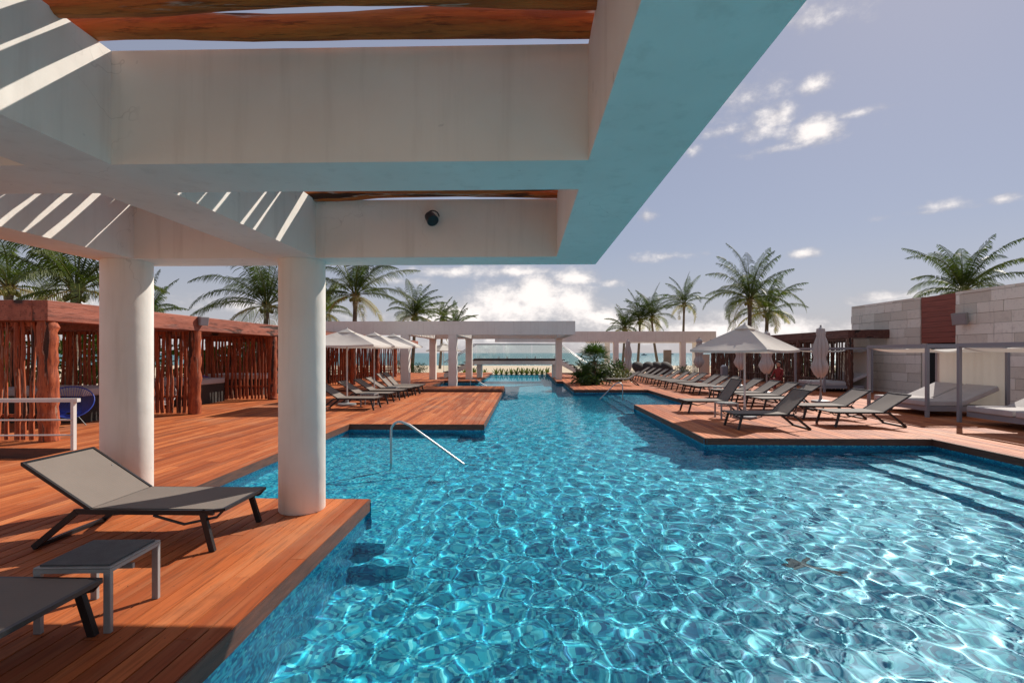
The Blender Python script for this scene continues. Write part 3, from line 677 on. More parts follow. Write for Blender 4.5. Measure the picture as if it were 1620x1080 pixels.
def closed_umbrella(label, loc, rz, z0, z1, rmax, seed):
    o = thing('folded_umbrella', label, 'umbrella', loc, rz, 'folded umbrellas on the right deck'); q = random.Random(seed); n = 40; K = 15
    vs = []; H = z1-z0
    ph = [q.uniform(-.45, .5) for _ in range(8)]; hem = [q.uniform(-.16, .10) for _ in range(8)]
    for i in range(K):
        u = i/(K-1)
        pr_ = np.interp(u, [0, .05, .1, .35, .5, .6, .78, .92, 1.], [.45, .8, .45, .85, .82, .6, 1.05, .8, .35])*rmax*1.12
        for j in range(n):
            a = 2*PI*j/n; w8 = a/(2*PI)*8; k = int(w8) % 8; v = w8-int(w8)
            fold = 1-abs(2*v-1); fold = fold**.8
            amp = .42*min(1, u*4); f_ = 1-amp*.7+amp*fold*(1+ph[k]+.25*math.sin(u*5+k*2+seed))
            z = z1-H*u-(hem[k]*fold*(u**3))*H*.35
            vs.append((pr_*f_*math.cos(a+.5*u*math.sin(seed))+.03*math.sin(u*6+seed)*u, pr_*f_*math.sin(a+.5*u*math.sin(seed)), z))
    fs = [(i*n+j, (i+1)*n+j, (i+1)*n+(j+1) % n, i*n+(j+1) % n) for i in range(K-1) for j in range(n)]+[tuple(range(n))]
    MB().add(vs, fs).build('folded_canopy', M['canvas_grey'], o, True)
    MB().lathe([(.02, z1-.06), (.13, z1-.05), (.12, z1), (.03, z1+.05), (.02, z1+.10)], 16).build('cap', M['canvas_grey'], o, True)
    MB().tube([(0, 0, .05), (0, 0, z1+.12)], .028, 10).build('pole', M['grey'], o, True)
    MB().lathe([(.27, 0), (.28, .02), (.27, .06), (.10, .075), (.05, .10), (.035, .28)], 20).build('base', M['grey'], o, True)
closed_umbrella('nearest folded umbrella on the right deck, full height against the pole fence', (9.6, 16.65, 0), .3, .80, 2.38, .20, 1)
closed_umbrella('folded umbrella half hidden behind the right side of the open cream one', (9.5, 20.1, 0), .9, .78, 2.38, .20, 2)
closed_umbrella('folded umbrella directly behind the pole of the open cream one', (10.25, 24.3, 0), 1.7, .8, 2.38, .22, 3)
closed_umbrella('folded umbrella just left of the open cream one', (9.95, 29.1, 0), 2.2, .75, 2.38, .27, 4)
closed_umbrella('farthest folded umbrella, right of the island palm under the pergola', (6.75, 33.2, 0), .2, .35, 2.38, .22, 5)

# ------------------------------------------------------------------ pool handrails
def handrail(label, pts, extra):
    o = MB().tube(pts, .019, 12).build('pool_handrail', M['chrome'], None, True); return tag(o, label, 'handrail', 'steel handrails standing in the pool')
def arc_rail(x0, x1, y, zt, zb, sgn, label):
    pts = [(x0, y, -.75), (x0, y, zt-.16)]
    for k in range(1, 8):
        a = k/8*R(118); pts.append((x0+sgn*.14*(1-math.cos(a)), y, zt-.16+.14*math.sin(a)))
    x2 = x0+sgn*.30; pts.append((x2, y, zt-.075)); pts += [(x2+(x1-x2)*k/4, y, zt-.075+(zb-zt+.075)*k/4) for k in range(1, 5)]
    handrail(label, pts, 0)
arc_rail(-2.14, -.80, 8.05, .52, -.30, 1, 'curved steel handrail rising from the pool beside the left platform')
arc_rail(3.70, 2.70, 19.2, .49, -.30, -1, 'curved steel handrail at the entrance of the right inlet')
arc_rail(-2.75, -1.5, 25.6, .30, -.35, 1, 'thin steel handrail at the far whirlpool curb')

# ------------------------------------------------------------------ stone building
sb = thing('stone_building', 'long building clad in rough pale limestone blocks on the right', 'building')
mb = MB(); mb2 = MB(); q = random.Random(3); zt = 3.69; row = .345; z = -.19; i = 0
while z < zt-.01:
    z2 = min(zt, z+row*(1 if i else .95)); y = 3.0+(.0 if i % 2 else -.5)
    while y < 23.3:
        y2 = min(23.3, y+q.uniform(.78, 1.2))
        if 23.3-y2 < .4: y2 = 23.3
        segs = [(y, y2)]
        if z2 > -.5:
            segs = [(a, b_) for a, b_ in ((y, min(y2, 17.75)), (max(y, 19.3), y2)) if b_-a > .05]
        for a, b_ in segs:
            dx_ = q.uniform(-.012, .012); (mb if a < 18.5 else mb2).box(14.8+dx_, a+.006, z+.005, 15.1, b_-.006, z2-.005, q.random())
        y = y2
    z = z2; i += 1
mb.build('wall', M['stone'], sb); mb2.build('wall', M['stone'], sb)
MB().box(14.85, 3.2, -.19, 22, 17.75, 3.66).box(14.85, 19.3, -.19, 22, 23.28, 3.66).box(16.2, 17.751, -.19, 22, 19.299, 3.66).build('wall_core', M['joint'], sb)
mb = MB()
for k in range(9): mb.box(14.83, 17.76, 1.96+k*.19, 14.90, 19.29, 1.96+k*.19+.182, rnd.random())
mb.build('timber_panel', M['cedar'], sb)
MB().box(14.93, 17.76, -.19, 14.98, 19.12, 1.95).build('doorway', M['painted_dark'], sb)  # near-black sheet fills the opening; the unlit room's darkness is its colour
MB().box(14.985, 17.752, 1.96, 16.1, 19.298, 2.0).build('lintel', M['painted_dark'], sb)
MB().box(14.86, 19.13, -.02, 15.1, 19.29, 1.955).build('door_jamb', M['plaster'], sb)

# ------------------------------------------------------------------ daybeds with frames
def daybed(label, x0, y0, x1, y1, group, curtain=True, flip=False):
    o = thing('canopy_daybed', label, 'daybed', (x0, y0, 0), 0, group); dx_, dy_ = x1-x0, y1-y0; H = 1.82; p_ = .036
    for x in (0, dx_):
        for y in (0, dy_): bevel(MB().box(x-p_, y-p_, 0, x+p_, y+p_, H-.085).build('post', M['steel'], o), .005)
    f = MB(); f.box(-p_, -p_, H-.084, dx_+p_, p_, H); f.box(-p_, dy_-p_, H-.084, dx_+p_, dy_+p_, H); f.box(-p_, p_+.001, H-.083, p_, dy_-p_-.001, H-.001); f.box(dx_-p_, p_+.001, H-.083, dx_+p_, dy_-p_-.001, H-.001)
    f.build('top_frame', M['steel'], o)
    vs = []; n = 14                                    # sagging canopy
    for i in range(n+1):
        for j in range(n+1):
            u, v = i/n, j/n; sag = .09*abs(math.sin(u*PI*2))+.03*math.sin(v*PI); vs.append((p_+(dx_-2*p_)*u, p_+(dy_-2*p_)*v, H-.10-sag))
    fs = [(i*(n+1)+j, (i+1)*(n+1)+j, (i+1)*(n+1)+j+1, i*(n+1)+j+1) for i in range(n) for j in range(n)]
    MB().add(vs, fs).build('canopy', M['curtain'], o, True)
    if curtain:
        vs = []; n = 60
        for j in range(n+1):
            v = j/n; off = .002*math.sin(v*60)+.008*math.sin(v*17)
            for z in (.03, .9, H-.1): vs.append((dx_-.02+off, p_+(dy_-2*p_)*v, z))
        fs = [(j*3+k, (j+1)*3+k, (j+1)*3+k+1, j*3+k+1) for j in range(n) for k in range(2)]
        MB().add(vs, fs).build('curtain', M['curtain'], o, True)
    MB().box(.1, .08, .14, dx_-.25, dy_-.08, .26).build('bed_base', M['steel'], o)
    hy = (dy_-.2)/2
    for k in range(2):
        ya = .1+k*(hy+.03); yb = ya+hy-.035; hx = dx_*.50; L_ = dx_*.50; a = R(24)
        MB().box(.06, ya, .262, hx, yb, .40).build('mattress', M['mattress'], o)
        bevel(bpy.data.objects[C.objects[-1].name], .03, 3)
        bm_ = MB().box(0, ya, 0, L_, yb, .13).build('back_mattress', M['mattress'], o, False, (hx+.005, 0, .265)); bm_.rotation_euler = (0, -a, 0); bevel(bm_, .03, 3)
    return o
GD = 'canopy daybeds along the stone building'
daybed('middle canopy daybed with cream curtain in front of the dark doorway', 10.0, 12.82, 11.95, 14.95, GD)
daybed('nearest canopy daybed, cut off by the right edge of the picture', 10.05, 9.5, 12.0, 11.95, GD)
daybed('farthest canopy daybed, beside the pole fence and partly behind a folded umbrella', 12.2, 20.9, 14.1, 23.1, GD)
# lounging beds inside the left pergola
def bench_bed(label, x, y, wd, dp_):
    o = thing('low_daybed', label, 'daybed', (x, y, 0), 0, 'daybeds inside the left pole pergola')
    MB().box(0, 0, 0, wd, dp_, .60).build('bed_base', M['wicker'], o)
    bevel(MB().box(-.02, -.02, .602, wd+.02, dp_+.02, .78).build('mattress', M['mattress'], o), .04, 3)
    return o
bench_bed('dark low daybed with white mattress in the first bay of the left pergola', -12.4, 11.3, 2.3, 1.3)
bench_bed('dark low daybed with white mattress in the second bay of the left pergola', -12.2, 15.0, 2.2, 1.6)
bench_bed('dark low daybed with white mattress in the third bay of the left pergola', -12.3, 19.0, 2.3, 1.5)

# ------------------------------------------------------------------ string chairs
def string_chair(label, loc, rz, m):
    o = thing('string_chair', label, 'chair', loc, rz, 'round string chairs under the left pergola')
    ring = []; inner = []
    for k in range(28):
        a = 2*PI*k/28; x = .40*math.cos(a); t_ = .5-.5*math.sin(a)
        ring.append(Vector((x*(1+.1*math.sin(a)), .34*math.sin(a)*.55-.05, .52+.33*math.sin(a)+.0)))
        inner.append(Vector((.10*math.cos(a), -.02+.06*math.sin(a), .27+.03*math.sin(a))))
    r_ = MB().tube(ring+[ring[0]], .012, 6, False).tube(inner+[inner[0]], .010, 6, False); r_.build('ring', m, o, True)
    s_ = MB()
    for k in range(28):
        for h in (0, .5):
            a, b_ = ring[k].lerp(ring[(k+1) % 28], h), inner[k].lerp(inner[(k+1) % 28], h); s_.tube([a, (a+b_)/2+Vector((0, .03, -.04)), b_], .006, 4, False)
    s_.build('cord_shell', m, o, True)
    for a in (PI/2, PI*7/6, PI*11/6): MB().tube([(.08*math.cos(a), .08*math.sin(a), .28), (.30*math.cos(a), .30*math.sin(a), 0)], .011, 6).build('leg', M['frame'], o, True)
string_chair('blue string chair behind the white railing in the first pergola bay', (-10.0, 10.9, 0), R(40), M['blue'])
string_chair('white string chair behind the screen poles left of the second post', (-10.0, 13.6, 0), R(60), M['whitecord'])
string_chair('blue string chair just right of the second pergola post', (-10.45, 16.1, 0), R(50), M['blue'])

# ------------------------------------------------------------------ bridge
br = thing('footbridge', 'white footbridge with glass sides and stairs over the far pool', 'bridge')
bx0, bx1, by0, by1, bz = -3.25, 2.3, 32.4, 33.9, 1.21
mb = MB(); mb.box(bx0, by0, bz-.36, bx1, by1, bz-.11)
def stringer(x0, x1, n):
    s_ = MB(); 
    for y in (by0, by1-.12):
        a, b_ = (x0, bz-.05), (x1, .0); s_.add([(x0,y,bz-.36),(x0,y,bz-.05),(x1,y,.28 if True else 0),(x1,y,-.05),(x0,y+.12,bz-.36),(x0,y+.12,bz-.05),(x1,y+.12,.28),(x1,y+.12,-.05)],
              [(0,1,2,3),(7,6,5,4),(1,5,6,2),(0,3,7,4),(0,4,5,1),(3,2,6,7)])
    s_.build('stringer', M['bridge'], br)
    for k in range(n):
        u = (k+.5)/n; xx = x0+(x1-x0)*u; zz = bz+.02-(bz-.28)*u-.04; wd = abs(x1-x0)/n*.55
        MB().box(xx-wd, by0-.01, zz, xx+wd, by1+.01, zz+.05).build('stair_tread', M['treadwood'], br)
mb.build('span', M['bridge'], br)
stringer(bx1+.001, 3.95, 6); stringer(bx0-.001, -5.2, 6)
MB().box(bx0-.02, by0-.02, bz-.109, bx1+.02, by1+.02, bz+.02).build('walkway', M['treadwood'], br)
for y in (by0+.03, by1-.03):
    for k in range(3):
        xa = bx0+.05+k*(bx1-bx0)/3; MB().box(xa, y-.006, bz+.03, xa+(bx1-bx0)/3-.05, y+.006, bz+.92).build('glass_panel', M['glassb'], br)
        MB().tube([(xa+.2, y-.02, bz), (xa+.2, y-.02, bz+.15)], .018, 6).tube([(xa+1.5, y-.02, bz), (xa+1.5, y-.02, bz+.15)], .018, 6).build('glass_clamp', M['chrome'], br)
    MB().tube([(-5.2, y, .98), (bx0, y, bz+.95), (bx1, y, bz+.95), (3.95, y, .98)], .028, 8).build('handrail', M['chrome'], br, True)
    for x0_, x1_ in ((bx1+.05, 3.9), (bx0-.05, -5.15)):
        MB().add([(x0_, y-.006, bz+.05), (x1_, y-.006, .32), (x1_, y-.006, .92), (x0_, y-.006, bz+.9), (x0_, y+.006, bz+.05), (x1_, y+.006, .32), (x1_, y+.006, .92), (x0_, y+.006, bz+.9)], [(0,1,2,3),(7,6,5,4),(0,4,5,1),(1,5,6,2),(2,6,7,3),(3,7,4,0)]).build('glass_panel', M['glassb'], br)
for x in (bx1-.5, bx0+.15): MB().box(x, by0+.3, -1.3, x+.3, by1-.3, bz-.361).build('pier', M['bridge'], br)
# ------------------------------------------------------------------ palms and plants
def frond(mb, base, azm, e0, L_, droop, q, leaf=.62, nl=44, wind=0., rv=.4, lw=.045):
    p = Vector(base); n = 14; pts = [p.copy()]; dirs = []; a = azm
    for i in range(n):
        u = i/n; e = e0-droop*(u**1.25)
        d = Vector((math.cos(a)*math.cos(e)+wind*u*.5, math.sin(a)*math.cos(e), math.sin(e))).normalized(); dirs.append(d); p = p+d*(L_/n); pts.append(p.copy())
    dirs.append(dirs[-1])
    mb.tube(pts, [.035*(1-.85*i/n) for i in range(n+1)], 4, False, min(1, rv+.25))
    for k in range(nl):
        u = .12+.88*k/(nl-1); f_ = u*n; i = min(n-1, int(f_)); c = pts[i].lerp(pts[i+1], f_-i); d = dirs[i]
        side = d.cross(Vector((0, 0, 1)))
        if side.length < .1: side = Vector((-math.sin(a), math.cos(a), 0))
        side.normalize(); up = side.cross(d).normalized(); ll = leaf*(math.sin(PI*min(1, (u*.86+.12)))**.6)*q.uniform(.85, 1.1)
        for s_ in (-1, 1):
            if q.random() < .09: continue
            dd = (d*(.55+.5*u)+side*s_*1.0+up*.25+Vector((wind*.4, 0, 0))).normalized(); d2 = (dd+Vector((wind*.3, 0, -.85-.35*q.random()))).normalized(); d3 = (d2+Vector((0, 0, -.7))).normalized()
            m1 = c+dd*ll*.4; m2 = m1+d2*ll*.35; e_ = m2+d3*ll*.3; wv = d.cross(dd).cross(dd).normalized()*lw if d.cross(dd).length > .01 else up*lw
            wv = d*lw
            rr = min(1., max(0., rv+q.uniform(-.18, .18)))
            mb.add([c-wv*.35, c+wv*.35, m1+wv*.5, m1-wv*.5, m2+wv*.4, m2-wv*.4, e_], [(0, 1, 2, 3), (3, 2, 4, 5), (5, 4, 6)], rr)
def palm_mesh(seed, L_=3.6, nf=24, wind=0., leaf=.65, lw=.042, nl=42):
    q = random.Random(seed); mb = MB()
    for k in range(nf):
        u = k/(nf-1); azm = k*2.39996+q.uniform(-.4, .4); e0 = R(86)-R(100)*u**1.15+R(q.uniform(-9, 9)); rv = .12+.35*u+q.uniform(-.08, .15)
        if u > .90: rv = .92
        frond(mb, (.06*math.cos(azm), .06*math.sin(azm), -.1*u), azm, e0, L_*q.uniform(.75, 1.12)*(1 if u < .8 else .85), R(30)+R(35)*u+R(70)*q.random()**1.6, q, leaf, nl, wind, rv, lw)
    return mb
def trunk_mesh(h, r, lean, q):
    n = 12; mb = MB(); mb.tube([(-lean[0]*(1-(i/n))**1.6, -lean[1]*(1-(i/n))**1.6, h*(i/n)-h) for i in range(n+1)], [r*(1.35-.5*(i/n)) if i < n-1 else r*1.25 for i in range(n+1)], 10); return mb
crown_cache = {}
def palm(label, x, y, ztop, L_, seed, wind=0., group='coconut palms beyond the pool', ground=-.3, lean=(.3, 0), nf=24, r=.13, leaf=None, boots=True):
    o = thing('coconut_palm', label, 'palm tree', (x, y, ground), 0, group)
    h = ztop-ground; q = random.Random(seed)
    tk = trunk_mesh(h, r, lean, q).build('trunk', M['bark'], o, True, (0, 0, h))
    cr = palm_mesh(seed, L_, nf, wind, leaf or L_*.20).build('crown', M['leaf'], o, False, (0, 0, h))
    if boots:
        b_ = MB()
        for k in range(12):
            a = k*2.4; b_.tube([(.05*math.cos(a), .05*math.sin(a), -.35+.02*k), (.26*math.cos(a), .26*math.sin(a), -.05+.02*k)], [.05, .03], 5, True, .95)
        for k in range(7):
            a = k*.9+seed; cx, cy, cz = .27*math.cos(a), .27*math.sin(a), -.32-.06*(k % 2); b_.lathe([(.02, cz-.12), (.09, cz-.06), (.10, cz), (.07, cz+.08), (.02, cz+.11)], 8, (cx, cy), .8)
        b_.build('coconuts', M['leaf'], o, True, (0, 0, h))
    return o
GPR = 'coconut palms behind the right deck'; GPL = 'coconut palms behind the left pergola'; GPF = 'coconut palms near the beach'
palm('tallest coconut palm on the right, standing behind the open cream umbrella', 15.1, 34.3, 5.25, 3.9, 11, .05, GPR, lean=(.1, 0), nf=26)
palm('shorter coconut palm just right of the tallest one, with drooping fronds', 18.0, 38.0, 4.7, 3.2, 12, .05, GPR)
palm('slim windblown coconut palm left of the tallest right palm', 18.6, 59.5, 7.4, 3.5, 13, -.45, GPF, nf=22)
palm('coconut palm above the right end of the farthest pergola beam', 15.0, 60., 5.9, 3.7, 14, -.35, GPF, lean=(-.8, 0), nf=26)
palm('coconut palm with a straight trunk at the left of the far right clump', 13.7, 60.5, 5.6, 3.8, 15, -.4, GPF, nf=26)
palm('lowest coconut palm in the far right clump beside the folded umbrella', 11.8, 60., 4.6, 2.9, 16, -.3, GPF)
palm('wide coconut palm rising over the stone building roof', 24.6, 29.0, 5.1, 3.6, 17, .1, GPR, nf=32)
palm('coconut palm with visible trunk right of the second near column', -10.05, 29.8, 5.1, 3.9, 18, .4, GPL, nf=26)
palm('windblown coconut palm left of the whirlpool columns', -9.6, 44., 4.9, 3.3, 19, .7, GPL, nf=30)
palm('small distant windblown palm above the long concrete beam', -9.8, 60., 5.8, 2.6, 20, .7, GPF, nf=20)
palm('big coconut palm between the two near columns behind the red beam', -13.9, 26.9, 4.2, 4.6, 21, -.3, GPL, nf=28)
palm('coconut palm at far left above the corner of the red pergola', -15.5, 17.1, 3.85, 3.4, 22, -.35, GPL, nf=24)
palm('coconut palm cut by the left edge above the red pergola', -20.4, 19.5, 4.3, 3.4, 23, -.3, GPL, nf=20)
palm('low palm seen just right of the first near column', -23.5, 31., 4.0, 2.6, 24, 0, GPL, nf=24)
palm('low palm peeking out right of the second near column', -14.6, 36., 4.5, 2.9, 25, .2, GPL, nf=24)
palm('slim beach palm behind the small pale umbrella', -6.4, 47., 4.2, 2.4, 26, .3, GPF, nf=18)
# island palm
def fan_palm(label, x, y, h, L_, seed):
    o = thing('island_palm', label, 'palm', (x, y, 0), 0, 'plants on the island')
    trunk_mesh(h, .11, (.1, 0), rnd).build('trunk', M['bark'], o, True, (0, 0, h))
    q = random.Random(seed); mb = MB()
    for k in range(34):
        u = k/33; a = k*2.4; e = R(85)-R(120)*u; d = Vector((math.cos(a)*math.cos(e), math.sin(a)*math.cos(e), math.sin(e))); c = d*L_*.42
        mb.tube([(0, 0, 0), c], .012, 4, False, .5); sdv = d.cross(Vector((0, 0, 1))).normalized(); upv = sdv.cross(d).normalized()
        for j in range(17):                                # fan of blades
            b_ = R(-80+10*j); dd = (d*math.cos(b_)+sdv*math.sin(b_)).normalized(); ln = L_*.62*q.uniform(.85, 1.05); m_ = c+dd*ln*.6; e_ = c+(dd+Vector((0, 0, -.25))).normalized()*ln; wv = dd.cross(upv).normalized()*.022
            mb.add([c, m_-wv, e_, m_+wv], [(0, 1, 2, 3)], min(1, max(0, .1+.5*q.random())))
    mb.build('crown', M['bush'], o, False, (0, 0, h))
fan_palm('bushy green fan palm on the island beside the bridge stairs', 3.65, 26.6, 1.15, 1.15, 31)
def bush(label, x, y, z, rx, rz_, seed, n=900, group='low shrubs', m='bush', sz=.07):
    q = random.Random(seed); mb = MB(); cl = [(q.uniform(-.6, .6), q.uniform(-.6, .6), q.uniform(.2, .85), q.uniform(.3, .5)) for _ in range(9)]
    for k in range(n):
        cx, cy, cz, cr = q.choice(cl); d = Vector((q.gauss(0, 1), q.gauss(0, 1), q.gauss(0, 1))).normalized(); p = Vector((cx, cy, cz))+d*cr*q.uniform(.6, 1.05); p = Vector((p.x*rx, p.y*rx, max(.02, p.z*rz_)))
        a = (d+Vector((q.gauss(0, .5), q.gauss(0, .5), q.gauss(0, .5)))).normalized(); b_ = a.orthogonal().normalized()*sz*.4; ll = a*sz*q.uniform(.8, 1.6)
        mb.add([p-b_*.2, p+ll*.5-b_, p+ll, p+ll*.5+b_], [(0, 1, 2, 3)], q.random())
    o = thing('shrub', label, 'shrub', (x, y, z), 0, group); mb.build('foliage', M[m], o)
    s_ = MB()
    for k in range(5): a = k*1.26; s_.tube([(0, 0, 0), (rx*.3*math.cos(a), rx*.3*math.sin(a), rz_*.6)], [.02, .01], 5)
    s_.build('stem', M['bark'], o)
def cycad(label, x, y, z, L_, seed, nf=18):
    o = thing('cycad', label, 'plant', (x, y, z), 0, 'plants on the island'); trunk_mesh(.25, .09, (0, 0), rnd).build('stem', M['bark'], o, True, (0, 0, .25))
    palm_mesh(seed, L_, nf, 0, L_*.28, .03, 26).build('foliage', M['bush'], o, False, (0, 0, .26))
cycad('dark green feathery plant at the foot of the bridge stairs', 2.95, 26.6, 0, .75, 51)
cycad('feathery plant in front of the island palm trunk', 3.75, 25.9, 0, .75, 52)
cycad('taller feathery plant close behind the bridge stair foot', 3.3, 27.6, .3, .8, 53)
bush('low spreading plant at the foot of the island palm', 3.2, 25.2, 0, .55, .42, 2, 900, 'plants on the island', sz=.10)
bush('yellow green low shrub behind the lone island lounger', 5.3, 28., 0, .8, .6, 3, 900, 'plants on the island', 'agave', sz=.09)
bush('tall olive shrub behind the island palm', 4.9, 28.9, 0, .9, 1.15, 4, 1200, 'plants on the island', sz=.1)
bush('round green shrub on the sand between the far left columns', -9.0, 42.5, -.2, 1.0, .8, 5, 900, 'shrubs on the sand')
bush('small green shrub on the sand left of the far left column', -10.4, 43.5, -.2, 1.0, 1.1, 6, 900, 'shrubs on the sand')
bush('bright green shrub on the sand left of the folded umbrella', 12.1, 38.5, -.1, .9, .75, 7, 900, 'shrubs on the sand')
q = random.Random(9)
for k in range(7):
    y = 11.+4.3*k; bush('%s leafy bush behind the left pole pergola counted from the camera' % ORD[k], -15.8+q.uniform(-.7, .7), y, -.2, 1.7, q.uniform(1.9, 2.5), 20+k, 2200, 'bushes behind the left pergola', sz=.16)
for k in range(3):
    bush('%s leafy bush behind the right pole pergola counted from the camera' % ORD[k], 19.+q.uniform(-.5, .5), 26+4.5*k, -.2, 1.5, q.uniform(1.2, 1.5), 40+k, 1000, 'bushes behind the right pergola', sz=.14)
# agaves along the pool's far edge
def agave(seed, L_=.50):
    q = random.Random(seed); mb = MB()
    for k in range(18):
        a = k*2.4+q.uniform(-.2, .2); e = R(74)-R(62)*k/17; d = Vector((math.cos(a)*math.cos(e), math.sin(a)*math.cos(e), math.sin(e))); s_ = d.cross(Vector((0, 0, 1))).normalized(); l_ = L_*q.uniform(.8, 1.15)
        p = [d*l_*u+Vector((0, 0, -.18*l_*u*u*(1.2-math.sin(e)))) for u in (0, .4, .75, 1)]; wd = (.03, .045, .03, 0); vs = []
        for pp_, ww in zip(p, wd): vs += [pp_-s_*ww, pp_+s_*ww]
        mb.add(vs, [(0, 1, 3, 2), (2, 3, 5, 4), (4, 5, 7, 6)], q.random())
    return mb
ag = None; axs = [-2.35+.42*k for k in range(11)]+[-3.3, -4.2, -5.0, -6.1, 2.7]
for k, x in enumerate(axs):
    if k < 11: lb = '%s agave from the left along the far pool edge' % ORD[k]
    elif k < 15: lb = '%s agave left of the pool behind the bridge stairs, counted leftwards' % ORD[k-11]
    else: lb = 'agave at the right beyond the bridge stair foot'
    y = 41.75+rnd.uniform(-.1, .15); s_ = rnd.uniform(.85, 1.2)
    if ag is None:
        ag = agave(3).build('agave', M['agave'], None, False, (x, y, -.2)); tag(ag, lb, 'agave', 'agaves at the far pool edge'); o = ag
    else:
        o = ag.copy(); C.objects.link(o); o.location = (x, y, -.2); o['label'] = lb
    o.rotation_euler = (0, 0, rnd.uniform(0, 6)); o.scale = (s_*1.35, s_*1.35, s_*1.25)

# ------------------------------------------------------------------ beach furniture and small things
def round_chair(label, loc, rz, cushion=False):
    o = thing('round_wicker_chair', label, 'chair', loc, rz, 'round wicker chairs near the beach'); mb = MB(); n = 24; K = 7; vs = []
    for i in range(K+1):
        e = PI/2*i/K*.92
        for j in range(n): a = 2*PI*j/n; vs.append((.55*math.sin(e)*math.cos(a), .30*(math.cos(e)), .55*math.sin(e)*math.sin(a)))
    k = len(vs); vs += [(x*.95, y-.03, z*.95) for x, y, z in vs]
    fs = [(i*n+j, i*n+(j+1) % n, (i+1)*n+(j+1) % n, (i+1)*n+j) for i in range(K) for j in range(n)]; fs += [tuple(k+a for a in reversed(f_)) for f_ in fs]
    fs += [(K*n+j, K*n+(j+1) % n, k+K*n+(j+1) % n, k+K*n+j) for j in range(n)]
    s_ = mb.add(vs, fs).build('shell', M['wicker'], o, True, (0, 0, .48)); s_.rotation_euler = (R(38), 0, 0)
    MB().lathe([(.30, 0), (.32, .02), (.22, .18), (.30, .30)], 16).build('base', M['wicker'], o, True)
    if cushion: c_ = MB().lathe([(.02, 0), (.38, .02), (.42, .08), (.30, .13), (.02, .15)], 16).build('cushion', M['mattress'], o, True, (0, -.08, .28))
for k, (px, lb) in enumerate(((985, 'dark round wicker chair with white cushion left of the farthest folded umbrella'), (1010, 'leftmost plain round wicker chair facing the sea'), (1027, 'round wicker chair in the middle of the beachside group, left one'), (1039, 'round wicker chair in the middle of the beachside group, right one'), (1053, 'rightmost round wicker chair next to the beige shower pillar'))):
    round_chair(lb, ((px-830)/800*37.5, 37.7, 0), PI+rnd.uniform(-.3, .3) if k else 0, k == 0)
o = bevel(MB().box(-.28, -.12, -.3, .28, .12, 1.82).build('shower_pillar', M['beige'], None, False, (10.9, 38.9, 0)), .01); tag(o, 'beige free-standing pillar slab beside the farthest pergola column', 'pillar')
bn = thing('waste_bin', 'dark grey bin with a white lid at the end of the right pole fence', 'bin', (11.9, 30.5, 0))
bevel(MB().box(-.17, -.17, 0, .17, .17, .78).build('body', M['steel'], bn), .02); MB().lathe([(.17, .782), (.17, .80), (.10, .87), (.02, .89)], 16).build('lid', M['white'], bn, True)
o = bevel(MB().box(-.35, -.1, 0, .35, .1, 1.5).build('screen_wall', M['stone'], None, False, (13.1, 37.2, 0)), .01); tag(o, 'narrow grey stone screen wall left of the right pole fence', 'wall')
o = MB().box(-1.0, -.12, 0, 1.0, .12, .95).build('planter_wall', M['stone'], None, False, (4.6, 29.6, 0)); tag(o, 'low grey-brown planter wall behind the island plants', 'wall')
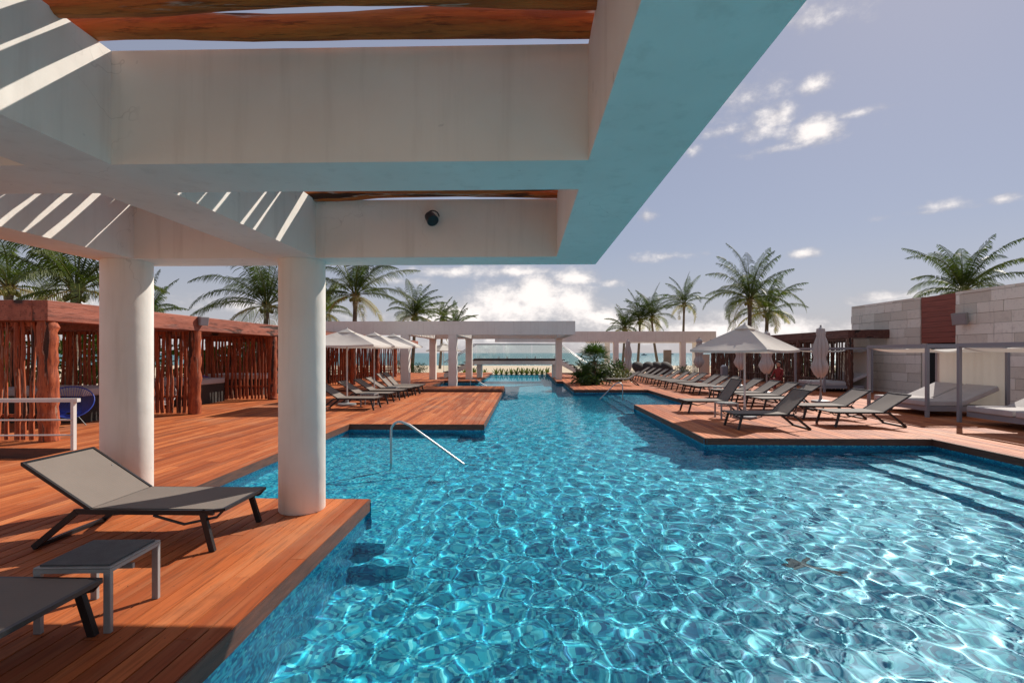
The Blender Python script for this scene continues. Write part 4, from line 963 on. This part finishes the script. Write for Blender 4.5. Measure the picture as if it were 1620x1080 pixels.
# two boats far out at sea
for (x, y, lb) in ((150, 640, 'tiny dark boat on the horizon between the beach palms'), (260, 900, 'tiny boat on the horizon left of the beige pillar')):
    o = thing('boat', lb, 'boat', (x, y, -1.45), .3, 'boats on the horizon')
    MB().add([(-3, -.9, 0), (2, -.9, 0), (3.6, 0, 0), (2, .9, 0), (-3, .9, 0), (-3.2, -1.1, 1), (2.3, -1.1, 1.1), (4.4, 0, 1.4), (2.3, 1.1, 1.1), (-3.2, 1.1, 1)], [(0,4,3,2,1),(5,6,7,8,9),(0,1,6,5),(1,2,7,6),(2,3,8,7),(3,4,9,8),(4,0,5,9)]).build('hull', M['steel'], o)
    MB().box(-1.4, -.7, 1.1, 1.0, .7, 2.2).build('cabin', M['steel'], o)
# seated person in red
def person(label, loc, rz):
    jt = [(0,0,.42),(0,.0,.60),(0,.02,.80),(0,.03,.92),(0,.02,1.0),(.09,.0,.40),(.11,-.40,.42),(.11,-.42,.08),(.11,-.52,.04),(-.09,.0,.40),(-.11,-.40,.42),(-.11,-.42,.08),(-.11,-.52,.04),(.17,.02,.84),(.24,-.06,.62),(.20,-.26,.52),(-.17,.02,.84),(-.24,-.06,.62),(-.20,-.26,.52)]
    ed = [(0,1),(1,2),(2,3),(3,4),(0,5),(5,6),(6,7),(7,8),(0,9),(9,10),(10,11),(11,12),(2,13),(13,14),(14,15),(2,16),(16,17),(17,18)]
    rad = [.13,.115,.12,.05,.05,.09,.065,.04,.03,.09,.065,.04,.03,.055,.04,.025,.055,.04,.025]
    me = bpy.data.meshes.new('person'); me.from_pydata(jt, ed, []); o = bpy.data.objects.new('person', me); C.objects.link(o)
    sk = o.modifiers.new('skin', 'SKIN'); sl = me.skin_vertices[0].data if me.skin_vertices else None
    if sl is None:
        bpy.context.view_layer.objects.active = o; sl = me.skin_vertices[0].data
    for i, r_ in enumerate(rad): sl[i].radius = (r_, r_)
    sl[0].use_root = True; ss = o.modifiers.new('sub', 'SUBSURF'); ss.levels = ss.render_levels = 2; me.materials.append(M['red'])
    o.location = loc; o.rotation_euler = (0, 0, rz); tag(o, label, 'person')
    h = MB().lathe([(.01, -.12), (.055, -.11), (.075, -.06), (.088, 0), (.085, .05), (.06, .10), (.01, .125)], 16).tube([(0, -.085, -.02), (0, -.115, -.03)], .015, 6).build('head', M['skin'], o, True, (0, .01, 1.10))
    MB().lathe([(.088, .0), (.098, .03), (.09, .08), (.06, .125), (.01, .14)], 16).build('hair', M['hair'], o, True, (0, .025, 1.10))
try: person('person in dark red clothes sitting by the right pole fence behind the loungers', (11.35, 22.9, 0), R(-60))
except Exception as e: print('person failed', e)
